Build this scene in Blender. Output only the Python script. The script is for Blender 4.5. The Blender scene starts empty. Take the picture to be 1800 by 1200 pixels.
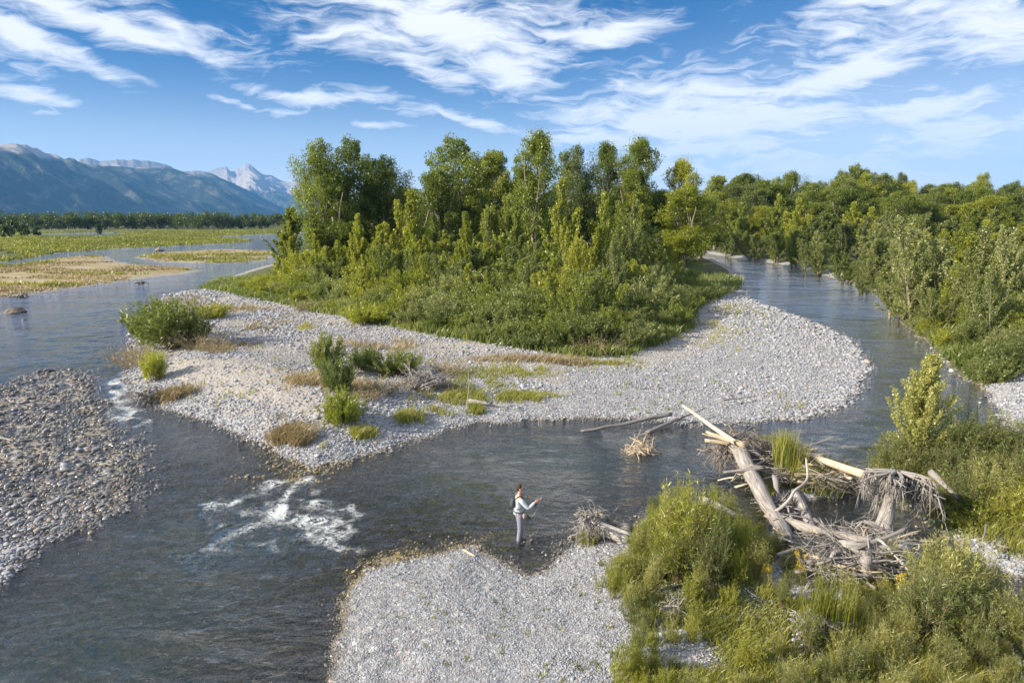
import bpy, bmesh, math, random
import numpy as np
from math import radians, sin, cos, tan, pi
from mathutils import Vector, Matrix

rng = np.random.default_rng(7)
random.seed(7)
S = bpy.context.scene
COL = S.collection

# ------------------------------------------------------------------ camera
CAM_H, PITCH, FPX = 9.07, radians(10.2), 1200.0
cam_d = bpy.data.cameras.new("camera")
cam = bpy.data.objects.new("camera", cam_d); COL.objects.link(cam)
cam.location = (0, 0, CAM_H); cam.rotation_euler = (radians(90) - PITCH, 0, 0)
cam_d.sensor_width = 36; cam_d.lens = 24; cam_d.clip_start = 0.1; cam_d.clip_end = 60000
S.camera = cam
S.view_settings.view_transform = 'Standard'; S.view_settings.look = 'None'
S.view_settings.exposure = 1.18; S.view_settings.gamma = 1
S.cycles.sample_clamp_indirect = 3; S.cycles.sample_clamp_direct = 12; S.cycles.max_bounces = 6; S.cycles.diffuse_bounces = 3; S.cycles.glossy_bounces = 3
S.cycles.transmission_bounces = 4; S.cycles.transparent_max_bounces = 8; S.cycles.volume_bounces = 1

def pray(px, py):
    u = (px - 900) / FPX; v = (600 - py) / FPX
    return np.array([u, cos(PITCH) + v * sin(PITCH), -sin(PITCH) + v * cos(PITCH)])
def Pz(px, py, z=0.0):
    d = pray(px, py); t = (z - CAM_H) / d[2]
    return np.array([d[0] * t, d[1] * t, z])
def azel(px, py):
    d = pray(px, py); return math.atan2(d[0], d[1]), math.atan2(d[2], math.hypot(d[0], d[1]))

# ------------------------------------------------------------------ sun and sky
SUN_EL, SUN_AZ = radians(26), radians(-108)       # azimuth from +Y, negative = towards -X
sdir = Vector((sin(SUN_AZ) * cos(SUN_EL), cos(SUN_AZ) * cos(SUN_EL), sin(SUN_EL)))
sl = bpy.data.lights.new("sun", 'SUN'); sl.energy = 4.5; sl.angle = radians(0.6); sl.color = (1.0, 0.88, 0.71)
so = bpy.data.objects.new("sun", sl); COL.objects.link(so)
so.rotation_euler = sdir.to_track_quat('Z', 'Y').to_euler()

W = bpy.data.worlds.new("World"); S.world = W; W.use_nodes = True
class NT:
    def __init__(s, tree): s.t = tree; s.n = tree.nodes; s.l = tree.links
    def new(s, typ, **kw):
        n = s.n.new(typ)
        for k, v in kw.items(): setattr(n, k, v)
        return n
    def put(s, sock, v):
        if isinstance(v, bpy.types.NodeSocket): s.l.new(v, sock)
        elif v is not None: sock.default_value = v
    def m(s, op, a, b=None, c=None, clamp=False):
        n = s.new('ShaderNodeMath', operation=op, use_clamp=clamp)
        for i, x in enumerate((a, b, c)):
            if x is not None: s.put(n.inputs[i], x)
        return n.outputs[0]
    def vm(s, op, a, b=None):
        n = s.new('ShaderNodeVectorMath', operation=op); s.put(n.inputs[0], a)
        if b is not None: s.put(n.inputs[3 if op == 'SCALE' else 1], b)
        return n.outputs[1 if op in ('LENGTH', 'DOT_PRODUCT') else 0]
    def mix(s, f, a, b, blend='MIX'):
        n = s.new('ShaderNodeMix', data_type='RGBA', blend_type=blend)
        s.put(n.inputs[0], f); s.put(n.inputs[6], a if not isinstance(a, tuple) else (*a, 1)[:4]); s.put(n.inputs[7], b if not isinstance(b, tuple) else (*b, 1)[:4])
        return n.outputs[2]
    def noise(s, vec, scale, detail=4, rough=0.55, dist=0, out=0):
        n = s.new('ShaderNodeTexNoise'); s.put(n.inputs['Vector'], vec)
        n.inputs['Scale'].default_value = scale; n.inputs['Detail'].default_value = detail
        n.inputs['Roughness'].default_value = rough; n.inputs['Distortion'].default_value = dist
        return n.outputs[out]
    def mr(s, v, a, b, c=0.0, d=1.0, smooth=False):
        n = s.new('ShaderNodeMapRange', interpolation_type='SMOOTHSTEP' if smooth else 'LINEAR')
        s.put(n.inputs[0], v)
        for i, x in enumerate((a, b, c, d)): s.put(n.inputs[i + 1], x)
        return n.outputs[0]
    def ramp(s, v, stops):
        n = s.new('ShaderNodeValToRGB'); s.put(n.inputs[0], v); e = n.color_ramp.elements
        while len(e) > 1: e.remove(e[-1])
        e[0].position = stops[0][0]; e[0].color = (*stops[0][1], 1)
        for p, c in stops[1:]:
            x = e.new(p); x.color = (*c, 1)
        return n.outputs[0]
    def mapping(s, vec, loc=(0, 0, 0), rot=(0, 0, 0), scl=(1, 1, 1), typ='POINT'):
        n = s.new('ShaderNodeMapping', vector_type=typ); s.put(n.inputs[0], vec)
        if typ == 'VECTOR' : pass
        n.inputs[1].default_value = loc; n.inputs[2].default_value = rot; n.inputs[3].default_value = scl
        return n.outputs[0]

def build_sky():
    t = NT(W.node_tree); t.n.clear()
    out = t.new('ShaderNodeOutputWorld'); bg = t.new('ShaderNodeBackground')
    sky = t.new('ShaderNodeTexSky', sky_type='NISHITA', sun_disc=False)
    sky.sun_elevation = SUN_EL; sky.sun_rotation = SUN_AZ; sky.altitude = 1900
    sky.air_density = 1.0; sky.dust_density = 0.6; sky.ozone_density = 2.5
    hs = t.new('ShaderNodeHueSaturation'); t.put(hs.inputs['Color'], sky.outputs[0]); hs.inputs['Saturation'].default_value = 1.75
    hs.inputs['Value'].default_value = 1.0
    tc = t.new('ShaderNodeTexCoord'); sx = t.new('ShaderNodeSeparateXYZ'); t.put(sx.inputs[0], tc.outputs['Generated'])
    az = t.m('ARCTAN2', sx.outputs[0], sx.outputs[1]); el = t.m('ARCSINE', sx.outputs[2])
    cb = t.new('ShaderNodeCombineXYZ'); t.put(cb.inputs[0], az); t.put(cb.inputs[1], el)
    base = cb.outputs[0]
    skyc = t.mix(1.0, hs.outputs[0], (.20, .76, .86), 'MULTIPLY')
    # thin high cloud: noise drawn out along the wind
    def warp(vec, scale, amt, detail=3):
        nc = t.noise(vec, scale, detail, 0.5, out=1)
        off = t.vm('SUBTRACT', nc, (0.5, 0.5, 0.5)); return t.vm('ADD', vec, t.vm('MULTIPLY', off, (amt, amt * 0.6, 0)))
    wv = warp(base, 3.0, 0.16); wv = warp(wv, 11.0, 0.05)
    blobs = [(180, 22, 250, 30, 7, .9), (330, 50, 110, 26, 20, .8), (60, 70, 130, 26, 14, .95), (150, 105, 110, 18, 12, .8), (90, 178, 100, 20, -4, .75), (615, 62, 75, 14, -14, .8),
             (790, 45, 210, 52, 12, .95), (870, 118, 130, 34, 22, .9), (1040, 55, 120, 18, -3, .95), (600, 173, 150, 13, 8, .85),
             (790, 203, 160, 12, 12, .75), (1240, 205, 350, 52, 2, 1.05), (1470, 130, 230, 30, -5, .95), (1470, 288, 460, 34, 1, 1.0), (1130, 205, 220, 30, 4, .9), (1720, 90, 160, 40, 8, .8), (1500, 345, 560, 46, 0, .95),
             (1640, 190, 170, 26, 0, .85), (1560, 20, 130, 18, 4, .8), (1750, 50, 150, 55, 10, .8), (1060, 250, 170, 28, 6, .95), (1250, 150, 260, 40, 4, .75), (1560, 70, 260, 40, 4, .6), (1650, 250, 300, 40, 0, .9), (1180, 300, 260, 30, 0, .9), (950, 30, 200, 26, 6, .6), (700, 90, 160, 30, 14, .7),
             (680, 227, 55, 6, 0, .7), (355, 265, 45, 6, 0, .6), (430, 173, 55, 7, 8, .7), (525, 184, 45, 7, 4, .7),
             (1350, 240, 280, 30, -4, .9), (1700, 285, 250, 26, 0, .8), (70, 130, 60, 12, 5, .5), (560, 250, 90, 8, 6, .5),
             (-250, 60, 300, 80, 10, .8), (2150, 160, 350, 90, 0, .9), (900, -250, 500, 80, 10, .8)]
    mask = None
    for (px, py, hw, hh, rot, st) in blobs:
        a, e = azel(px, py); a2, e2 = azel(px + hw, py); a3, e3 = azel(px, py - hh)
        mp = t.mapping(wv, (a, e, 0), (0, 0, radians(-rot)), (max(abs(a2 - a), 1e-3) * 1.75, max(abs(e3 - e), 1e-3) * 2.0, 1), 'TEXTURE')
        g = t.mr(t.vm('LENGTH', mp), 0.0, 1.0, st, 0.0, smooth=True)
        mask = g if mask is None else t.m('MAXIMUM', mask, g)
    st = t.mapping(warp(base, 5.0, 0.10), rot=(0, 0, radians(6)), scl=(3.2, 15, 1))
    n1 = t.noise(st, 2.2, 9, 0.62, 0.5)
    st2 = t.mapping(warp(base, 9.0, 0.10), rot=(0, 0, radians(24)), scl=(3.5, 17, 1))
    n2 = t.noise(st2, 4.5, 7, 0.62, 0.8)
    nn = t.m('ADD', t.m('MULTIPLY', n1, 0.55), t.m('MULTIPLY', n2, 0.45))
    dens = t.m('ADD', t.m('MULTIPLY', mask, 1.05), t.m('MULTIPLY', t.m('SUBTRACT', nn, 0.5), 3.0))
    cl = t.mr(dens, 0.04, 1.0, 0.0, 0.97, smooth=True)
    veil = t.mr(t.m('ADD', nn, t.m('MULTIPLY', mask, 0.12)), 0.58, 0.85, 0, 0.22, smooth=True)
    cl = t.m('MAXIMUM', cl, veil)
    veil2 = t.mr(t.m('ADD', t.m('MULTIPLY', mask, .9), t.m('MULTIPLY', t.m('SUBTRACT', n2, 0.5), 3.4)), -0.25, 1.1, 0, .70, smooth=True)
    cl = t.m('MAXIMUM', cl, t.m('MULTIPLY', veil2, t.mr(mask, 0.0, .18)))
    low = t.m('MULTIPLY', t.m('EXPONENT', t.m('MULTIPLY', t.m('POWER', t.m('DIVIDE', t.m('MAXIMUM', el, 0.0), t.mr(az, .0, .45, .12, .165)), 2.0), -1.0)), .95)
    cl = t.m('MAXIMUM', cl, low)
    # unseen cloud added overhead and behind the camera, to fill shade and brighten water
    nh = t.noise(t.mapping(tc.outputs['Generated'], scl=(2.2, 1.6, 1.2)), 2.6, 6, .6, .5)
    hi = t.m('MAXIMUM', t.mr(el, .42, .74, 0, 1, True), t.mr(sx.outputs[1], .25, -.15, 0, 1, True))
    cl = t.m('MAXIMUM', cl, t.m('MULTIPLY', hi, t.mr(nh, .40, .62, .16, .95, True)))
    up = t.mr(el, -0.02, 0.0)
    cl = t.m('MULTIPLY', cl, up)
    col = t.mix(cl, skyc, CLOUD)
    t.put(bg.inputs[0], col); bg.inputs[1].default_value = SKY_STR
    t.l.new(bg.outputs[0], out.inputs[0])
SKY_STR = 0.05
CLOUD = (10.2, 10.2, 10.5)
build_sky()
W.cycles.sampling_method = 'MANUAL'; W.cycles.sample_map_resolution = 512

# ------------------------------------------------------------------ numpy noise
def _hash(ix, iy, seed):
    h = (ix.astype(np.int64) * 374761393 + iy.astype(np.int64) * 668265263 + seed * 974634777) & 0xFFFFFFFF
    h = ((h ^ (h >> 13)) * 1274126177) & 0xFFFFFFFF
    return ((h ^ (h >> 16)) & 0xFFFF) / 65535.0
def vnoise(x, y, seed=0):
    x = np.asarray(x, float); y = np.asarray(y, float)
    ix = np.floor(x); iy = np.floor(y); fx = x - ix; fy = y - iy
    fx = fx * fx * (3 - 2 * fx); fy = fy * fy * (3 - 2 * fy)
    a = _hash(ix, iy, seed); b = _hash(ix + 1, iy, seed); c = _hash(ix, iy + 1, seed); d = _hash(ix + 1, iy + 1, seed)
    return (a * (1 - fx) + b * fx) * (1 - fy) + (c * (1 - fx) + d * fx) * fy
def fbm(x, y, octv=4, seed=0, gain=0.5):
    s = 0; a = 1; t = 0
    for o in range(octv):
        s = s + a * vnoise(x * 2 ** o + 17.3 * o, y * 2 ** o - 9.1 * o, seed + o); t += a; a *= gain
    return s / t
def ridged(x, y, octv=5, seed=0):
    s = 0; a = 1; t = 0
    for o in range(octv):
        n = 1 - np.abs(2 * vnoise(x * 2 ** o + 5 * o, y * 2 ** o + 3 * o, seed + o) - 1)
        s = s + a * n * n; t += a; a *= 0.5
    return s / t

# ------------------------------------------------------------------ land shapes (shorelines, world metres)
def poly(pts): return np.array([Pz(x, y)[:2] if not isinstance(x, str) else y for x, y in pts])
def W2(x, y): return ('w', (x, y))
ISLAND = poly([(300, 518), (262, 545), (235, 575), (231, 610), (229, 650), (234, 695), (270, 712), (330, 730), (400, 752), (470, 785), (520, 812),
    (548, 823), (600, 812), (650, 797), (700, 785), (750, 768), (800, 752), (840, 740), (870, 745), (900, 742), (930, 738), (1000, 735), (1080, 735), (1140, 740), (1200, 746),
    (1300, 745), (1400, 738), (1440, 727), (1475, 712), (1505, 688), (1522, 650), (1512, 620), (1490, 597), (1460, 580), (1400, 556), (1345, 537), (1312, 522), (1305, 505),
    (1308, 488), (1285, 470), (1262, 460), (1238, 450), (1200, 440), (1100, 428), (1000, 424), (900, 424), (800, 424), (700, 426), (620, 432), (560, 442), (510, 455), (467, 467), (433, 477), (383, 493), (350, 508)])
RIGHT = poly([(1190, 436), (1225, 442), (1250, 447), (1300, 455), (1360, 463), (1400, 471), (1450, 484), (1500, 500), (1540, 512), (1562, 535), (1585, 560), (1612, 590), (1640, 607), (1660, 635),
    (1680, 655), (1715, 678), (1735, 690), (1755, 720), (1765, 745), (1778, 775), (1760, 790), (1700, 796), (1620, 802), (1545, 812), (1530, 830), (1560, 870), (1600, 905), (1690, 950), (1733, 985), (1780, 1008), (1850, 1030), (1950, 1055)]
    + [W2(34, 12), W2(60, 5), W2(400, 0), W2(900, 200), W2(900, 1000), W2(90, 1000), W2(95, 260)])
FORE = poly([(575, 1240), (582, 1170), (600, 1080), (612, 1045), (625, 1015), (650, 998), (700, 985), (760, 970), (830, 962), (880, 985), (905, 1003), (930, 1012), (950, 1008), (985, 978), (1000, 960), (1060, 940),
    (1110, 925), (1150, 890), (1210, 885), (1270, 900), (1330, 930), (1380, 965), (1430, 1000), (1500, 1010), (1590, 1000), (1620, 1015), (1650, 1035), (1700, 1058), (1780, 1075), (1900, 1105)]
    + [W2(22, 12), W2(24, -20), W2(-4.2, -20), W2(-5.2, 9)])
LBAR = poly([(-60, 1040), (0, 1015), (60, 965), (130, 927), (200, 892), (232, 850), (226, 800), (200, 760), (178, 725), (160, 690), (140, 655), (90, 650), (40, 665), (0, 690), (-100, 700), (-400, 750), (-500, 1000)])
BAR_A = poly([(-200, 470), (0, 468), (67, 458), (133, 451), (190, 450), (205, 458), (240, 466), (330, 470), (362, 474), (335, 481), (255, 490), (200, 498), (150, 505), (100, 512), (60, 518), (0, 525), (-200, 540)])
BAR_B = poly([(235, 453), (250, 447), (300, 443), (390, 438), (470, 440), (500, 445), (465, 459), (400, 463), (330, 463), (280, 461)])
MEADOW = poly([(-800, 500), (-300, 474), (0, 462), (33, 457), (100, 445), (200, 438), (267, 435), (333, 431), (417, 428), (473, 420), (540, 412), (560, 409)])
MEADOW = np.vstack([MEADOW, [[-40, 520], [-150, 560], [-420, 560], [-900, 500], [-900, 200]]])
FAR = np.array([[-6000, 360], [-900, 400], [-420, 600], [-240, 560], [-180, 570], [-120, 600], [-40, 590], [60, 430], [250, 400], [9000, 900], [9000, 19000], [-9000, 19000]], float)
ISLET = poly([(1285, 790), (1330, 778), (1400, 785), (1450, 815), (1515, 835), (1520, 848), (1480, 858), (1470, 872), (1420, 880), (1370, 868), (1330, 850), (1300, 830)])
POOLBAR = poly([(1320, 915), (1380, 930), (1440, 945), (1500, 950), (1560, 945), (1605, 960), (1600, 1000), (1540, 1015), (1440, 1010), (1360, 980)])
CHAN = poly([(40, 417), (190, 416), (225, 411), (180, 409), (60, 412)])     # strip of water in the meadow
TR = poly([(450, 424), (520, 416), (560, 412), (560, 408), (470, 412), (380, 416)])

def sdist(p, P):
    """signed distance, positive inside"""
    x = p[:, 0]; y = p[:, 1]; d2 = np.full(len(p), 1e18); ins = np.zeros(len(p), bool)
    for i in range(len(P)):
        ax, ay = P[i]; bx, by = P[(i + 1) % len(P)]
        ex, ey = bx - ax, by - ay; L = ex * ex + ey * ey + 1e-12
        t = np.clip(((x - ax) * ex + (y - ay) * ey) / L, 0, 1)
        d2 = np.minimum(d2, (x - ax - t * ex) ** 2 + (y - ay - t * ey) ** 2)
        if ay != by:
            c = ((ay > y) != (by > y)) & (x < ex * (y - ay) / (by - ay) + ax); ins ^= c
    d = np.sqrt(d2); return np.where(ins, d, -d)

BENCH = np.array([Pz(300, 660)[:2], Pz(400, 670)[:2], Pz(500, 715)[:2], Pz(540, 745)[:2]])
def segdist(p, P):
    d2 = np.full(len(p), 1e18)
    for i in range(len(P) - 1):
        a = P[i]; e = P[i + 1] - a; t = np.clip(((p - a) @ e) / (e @ e), 0, 1)
        d2 = np.minimum(d2, ((p - a - t[:, None] * e) ** 2).sum(1))
    return np.sqrt(d2)
def lift(sd, H, sl): return np.where(sd > 0, H * (1 - np.exp(-np.maximum(sd, 0) * sl / H)), sd * 0)
def ground(p, full=False):
    p = np.asarray(p, float).reshape(-1, 2); x, y = p[:, 0], p[:, 1]
    r = np.hypot(x, y)
    wob = (fbm(x * .9, y * .9, 3, 3) - .5) * np.clip(r * 0.02, .25, 2.0) * 1.0 + (fbm(x * 2.6, y * 2.6, 3, 8) - .5) * .7
    D = {k: sdist(p, P) + wob * w for k, P, w in (('isl', ISLAND, .8), ('rt', RIGHT, 1), ('fo', FORE, .6), ('lb', LBAR, 2.0), ('ba', BAR_A, 1), ('bb', BAR_B, 1), ('me', MEADOW, 1.5), ('far', FAR, 1), ('it', ISLET, .5), ('pb', POOLBAR, .6))}
    D['me'] = np.minimum(D['me'], -sdist(p, CHAN)); D['me'] = np.minimum(D['me'], -sdist(p, TR))
    H = {}
    bw = np.exp(-(segdist(p, BENCH) / 4.5) ** 2)
    H['isl'] = lift(D['isl'], 0.45 + 0.9 * bw, 0.13 + 0.40 * bw)
    bar = np.clip((x - 2) / 8, 0, 1) * np.clip((52 - y) / 6, 0, 1)
    H['isl'] = H['isl'] * (1 - .45 * bar) + 0.35 * np.clip((D['isl'] - 14) / 20, 0, 1)
    H['rt'] = lift(D['rt'], 0.9, 0.35); H['fo'] = lift(D['fo'], 0.5, 0.16)
    H['lb'] = lift(D['lb'], 0.04, 0.05) - np.where(D['lb'] > 0, .155 * np.clip((y + x * .25 - 15.5) / 3, 0, 1), 0) + np.where(D['lb'] > 0, 1, 0) * np.clip((D['lb']) / 2, 0, 1) * ((fbm(x * .55, y * .8, 4, 21) - .60) * 0.40
        + 0.22 * np.clip((17.5 + (x + 12.) * -.25 - y) / 3, 0, 1))
    H['ba'] = lift(D['ba'], 0.5, 0.06); H['bb'] = lift(D['bb'], 0.4, 0.06); H['me'] = lift(D['me'], 0.8, 0.05)
    H['far'] = lift(D['far'], 2.5, 0.03); H['it'] = lift(D['it'], 0.55, 0.5); H['pb'] = lift(D['pb'], 0.25, 0.25)
    land = np.max(np.stack(list(H.values())), 0); dm = np.max(np.stack(list(D.values())), 0)
    # river bed
    shallow = np.exp(-(segdist(p, RIFFLE) / 2.2) ** 2)
    prof = 0.8 * (1 - np.exp(dm * 0.13)) * (1 - 0.72 * shallow)
    flat = np.exp(-(((x - .4) / 2.6) ** 2 + ((y - 18.6) / 1.6) ** 2))
    prof = prof * (1 - .75 * flat)
    z = np.where(dm > 0, land, -prof)
    lump = (fbm(x * 1.3, y * 1.3, 4, 5) - .5)
    z = z + lump * np.where(dm > 0, np.clip(dm * .12, 0, .14), 0.10 * np.clip(-dm, 0, 1))
    z = z + np.where(dm > 3, (fbm(x * .15, y * .15, 3, 9) - .5) * np.clip((dm - 3) * .04, 0, .4), 0)
    if full: return z, D, dm
    return z
RIFFLE = np.array([Pz(400, 840)[:2], Pz(480, 850)[:2], Pz(560, 850)[:2], Pz(640, 900)[:2], Pz(700, 920)[:2], Pz(660, 960)[:2]])
def G(px, py, iters=8):
    z = 0.0
    for _ in range(iters):
        q = Pz(px, py, z); z = float(ground(q[None, :2])[0]); z = max(z, -0.4)
    q = Pz(px, py, z); return np.array([q[0], q[1], z])
def gz(x, y): return float(ground(np.array([[x, y]]))[0])

# ------------------------------------------------------------------ mesh helpers
def mesh_np(name, V, F4=None, F3=None, attrs=None, smooth=False):
    me = bpy.data.meshes.new(name)
    V = np.asarray(V, np.float32).reshape(-1, 3)
    F4 = np.zeros((0, 4), np.int32) if F4 is None else np.asarray(F4, np.int32).reshape(-1, 4)
    F3 = np.zeros((0, 3), np.int32) if F3 is None else np.asarray(F3, np.int32).reshape(-1, 3)
    me.vertices.add(len(V)); me.vertices.foreach_set('co', V.ravel())
    n4, n3 = len(F4), len(F3); me.loops.add(n4 * 4 + n3 * 3)
    me.loops.foreach_set('vertex_index', np.concatenate([F4.ravel(), F3.ravel()]).astype(np.int32))
    me.polygons.add(n4 + n3)
    st = np.concatenate([np.arange(n4) * 4, n4 * 4 + np.arange(n3) * 3]).astype(np.int32)
    me.polygons.foreach_set('loop_start', st)
    me.polygons.foreach_set('use_smooth', np.full(n4 + n3, smooth))
    for k, a in (attrs or {}).items():
        a = np.asarray(a, np.float32)
        if a.ndim == 1:
            at = me.attributes.new(k, 'FLOAT', 'POINT'); at.data.foreach_set('value', a)
        elif a.shape[1] == 4:
            at = me.attributes.new(k, 'FLOAT_COLOR', 'POINT'); at.data.foreach_set('color', a.ravel())
        else:
            at = me.attributes.new(k, 'FLOAT_VECTOR', 'POINT'); at.data.foreach_set('vector', a.ravel())
    me.update(calc_edges=True); me.validate()
    return me
def link(name, me, mat=None, parent=None, **props):
    o = bpy.data.objects.new(name, me); COL.objects.link(o)
    if mat is not None:
        for m in (mat if isinstance(mat, (list, tuple)) else [mat]): me.materials.append(m)
    if parent is not None: o.parent = parent
    for k, v in props.items(): o[k] = v
    return o
class Geo:
    """collects tubes, leaves and lumps into one mesh"""
    def __init__(s): s.V = []; s.F4 = []; s.F3 = []; s.A = []; s.n = 0
    def add(s, V, F4=None, F3=None, tint=0.5):
        V = np.asarray(V, float).reshape(-1, 3)
        s.V.append(V)
        if F4 is not None and len(F4): s.F4.append(np.asarray(F4) + s.n)
        if F3 is not None and len(F3): s.F3.append(np.asarray(F3) + s.n)
        s.A.append(np.full(len(V), tint) if np.isscalar(tint) else np.asarray(tint)); s.n += len(V)
    def tube(s, P, R, k=6, tint=0.5, rough=0.0, cap=True):
        P = np.asarray(P, float); R = np.asarray(R, float) * np.ones(len(P)); n = len(P)
        T = np.gradient(P, axis=0); T /= np.linalg.norm(T, axis=1)[:, None] + 1e-9
        ref = np.array([0.13, 0.21, 0.97]) if abs(T[0, 2]) < .9 else np.array([1., 0.1, 0])
        A = np.cross(T, ref); A /= np.linalg.norm(A, axis=1)[:, None] + 1e-9; B = np.cross(T, A)
        th = np.arange(k) / k * 2 * pi
        rr = R[:, None] * (1 + rough * (rng.random((n, k)) - .5))
        V = P[:, None] + (A[:, None] * np.cos(th)[None, :, None] + B[:, None] * np.sin(th)[None, :, None]) * rr[..., None]
        i = np.arange(n - 1)[:, None] * k; j = np.arange(k)[None]; j2 = (j + 1) % k
        F = np.stack([i + j, i + j2, i + k + j2, i + k + j], -1).reshape(-1, 4)
        V = V.reshape(-1, 3); F3 = None
        if cap:
            V = np.vstack([V, P[0], P[-1]]); c0, c1 = n * k, n * k + 1; jj = np.arange(k); j2 = (jj + 1) % k
            F3 = np.vstack([np.stack([np.full(k, c0), j2, jj], 1), np.stack([np.full(k, c1), (n - 1) * k + jj, (n - 1) * k + j2], 1)])
        s.add(V, F, F3, tint)
    def leaves(s, C, axis, L, Wd, tint):
        n = len(C)
        if n == 0: return
        a = axis / (np.linalg.norm(axis, axis=1)[:, None] + 1e-9)
        b = np.cross(a, rng.normal(size=(n, 3))); b /= np.linalg.norm(b, axis=1)[:, None] + 1e-9
        L = (L * np.ones(n))[:, None] / 2; Wd = (Wd * np.ones(n))[:, None] / 2
        V = np.stack([C - a * L, C + b * Wd - a * L * .1, C + a * L, C - b * Wd - a * L * .1], 1).reshape(-1, 3)
        F = np.arange(4 * n).reshape(n, 4)
        s.add(V, F, None, np.repeat(tint, 4))
    def mesh(s, name, smooth=False):
        V = np.vstack(s.V); F4 = np.vstack(s.F4) if s.F4 else None; F3 = np.vstack(s.F3) if s.F3 else None
        return mesh_np(name, V, F4, F3, {'tint': np.concatenate(s.A)}, smooth)
def unit(v): return v / (np.linalg.norm(v, axis=-1, keepdims=True) + 1e-9)
def empty(name, loc, label=None, cat=None, group=None, rz=0, sc=1.0):
    o = bpy.data.objects.new(name, None); COL.objects.link(o); o.empty_display_size = .2
    o.location = loc; o.rotation_euler = (0, 0, rz); o.scale = (sc, sc, sc) if np.isscalar(sc) else sc
    if label: o['label'] = label
    if cat: o['category'] = cat
    if group: o['group'] = group
    return o

# ------------------------------------------------------------------ materials
def material(name):
    m = bpy.data.materials.new(name); m.use_nodes = True; t = NT(m.node_tree); t.n.clear()
    return m, t, t.new('ShaderNodeOutputMaterial')
def attr(t, name, typ='GEOMETRY', out='Fac'):
    n = t.new('ShaderNodeAttribute', attribute_name=name, attribute_type=typ); return n.outputs[out]
def leaf_mat(name, dark, mid, light, trans=0.55, spread=0.5, dead=None):
    m, t, out = material(name)
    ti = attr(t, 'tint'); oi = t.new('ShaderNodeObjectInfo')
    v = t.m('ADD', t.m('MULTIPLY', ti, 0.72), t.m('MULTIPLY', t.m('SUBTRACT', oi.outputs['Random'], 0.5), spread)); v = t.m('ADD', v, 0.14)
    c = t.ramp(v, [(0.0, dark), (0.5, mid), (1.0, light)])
    d = t.new('ShaderNodeBsdfDiffuse'); t.put(d.inputs[0], c)
    tr = t.new('ShaderNodeBsdfTranslucent'); t.put(tr.inputs[0], t.mix(1.0, c, (1.0, 1.05, 0.5), 'MULTIPLY'))
    mx = t.new('ShaderNodeMixShader'); mx.inputs[0].default_value = trans
    t.l.new(d.outputs[0], mx.inputs[1]); t.l.new(tr.outputs[0], mx.inputs[2])
    g = t.new('ShaderNodeBsdfGlossy'); g.inputs['Roughness'].default_value = .45; g.inputs[0].default_value = (.9, .9, .8, 1)
    mx2 = t.new('ShaderNodeMixShader'); mx2.inputs[0].default_value = .05
    t.l.new(mx.outputs[0], mx2.inputs[1]); t.l.new(g.outputs[0], mx2.inputs[2]); t.l.new(mx2.outputs[0], out.inputs[0])
    return m
M = {}
M['cotton'] = leaf_mat('leaf_cottonwood', (0.08, 0.125, 0.016), (0.18, 0.235, 0.032), (0.34, 0.37, 0.06))
M['young'] = leaf_mat('leaf_young_cottonwood', (0.15, 0.195, 0.02), (0.31, 0.345, 0.035), (0.5, 0.49, 0.07))
M['willow'] = leaf_mat('leaf_willow', (0.085, 0.125, 0.032), (0.17, 0.215, 0.055), (0.31, 0.34, 0.1))
M['silver'] = leaf_mat('leaf_silver_willow', (0.15, 0.18, 0.06), (0.28, 0.31, 0.11), (0.45, 0.47, 0.21))
M['gold'] = leaf_mat('leaf_gold', (.20, .20, .04), (.33, .30, .06), (.45, .38, .08))
M['fore'] = leaf_mat('leaf_coyote_willow', (0.18, 0.205, 0.05), (0.36, 0.375, 0.10), (0.58, 0.56, 0.23))
M['grass'] = leaf_mat('blade_grass', (0.14, 0.165, 0.025), (0.3, 0.31, 0.055), (0.5, 0.46, 0.14))
M['meadow'] = leaf_mat('blade_meadow', (0.13, 0.15, 0.025), (0.23, 0.25, 0.045), (0.38, 0.36, 0.1))
M['dry'] = leaf_mat('blade_dry', (.20, .15, .09), (.38, .30, .18), (.56, .46, .28), trans=.25)
M['straw'] = leaf_mat('blade_straw', (.16, .20, .03), (.34, .34, .08), (.62, .52, .24), trans=.3)
M['flower'] = leaf_mat('petal_goldenrod', (.5, .38, .02), (.65, .48, .03), (.75, .6, .08), trans=.3)
M['farleaf'] = leaf_mat('leaf_far', (.050, .085, .018), (.095, .14, .025), (.16, .21, .035))

def bark_mat(name, a, b, bump=.6, scale=14):
    m, t, out = material(name)
    tc = t.new('ShaderNodeTexCoord'); mp = t.mapping(tc.outputs['Object'], scl=(scale, scale, scale * .18))
    n = t.noise(mp, 1.0, 6, .65); oi = t.new('ShaderNodeObjectInfo')
    c = t.mix(t.mr(n, .3, .7), a, b)
    p = t.new('ShaderNodeBsdfPrincipled'); t.put(p.inputs['Base Color'], c); p.inputs['Roughness'].default_value = .9
    bp = t.new('ShaderNodeBump'); bp.inputs['Strength'].default_value = bump; bp.inputs['Distance'].default_value = .05; t.put(bp.inputs['Height'], n)
    t.l.new(bp.outputs[0], p.inputs['Normal']); t.l.new(p.outputs[0], out.inputs[0]); return m
M['bark'] = bark_mat('bark_cottonwood', (.16, .13, .10), (.42, .37, .30))
M['twig'] = bark_mat('bark_twig', (.12, .085, .05), (.26, .19, .12), .2, 30)
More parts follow.
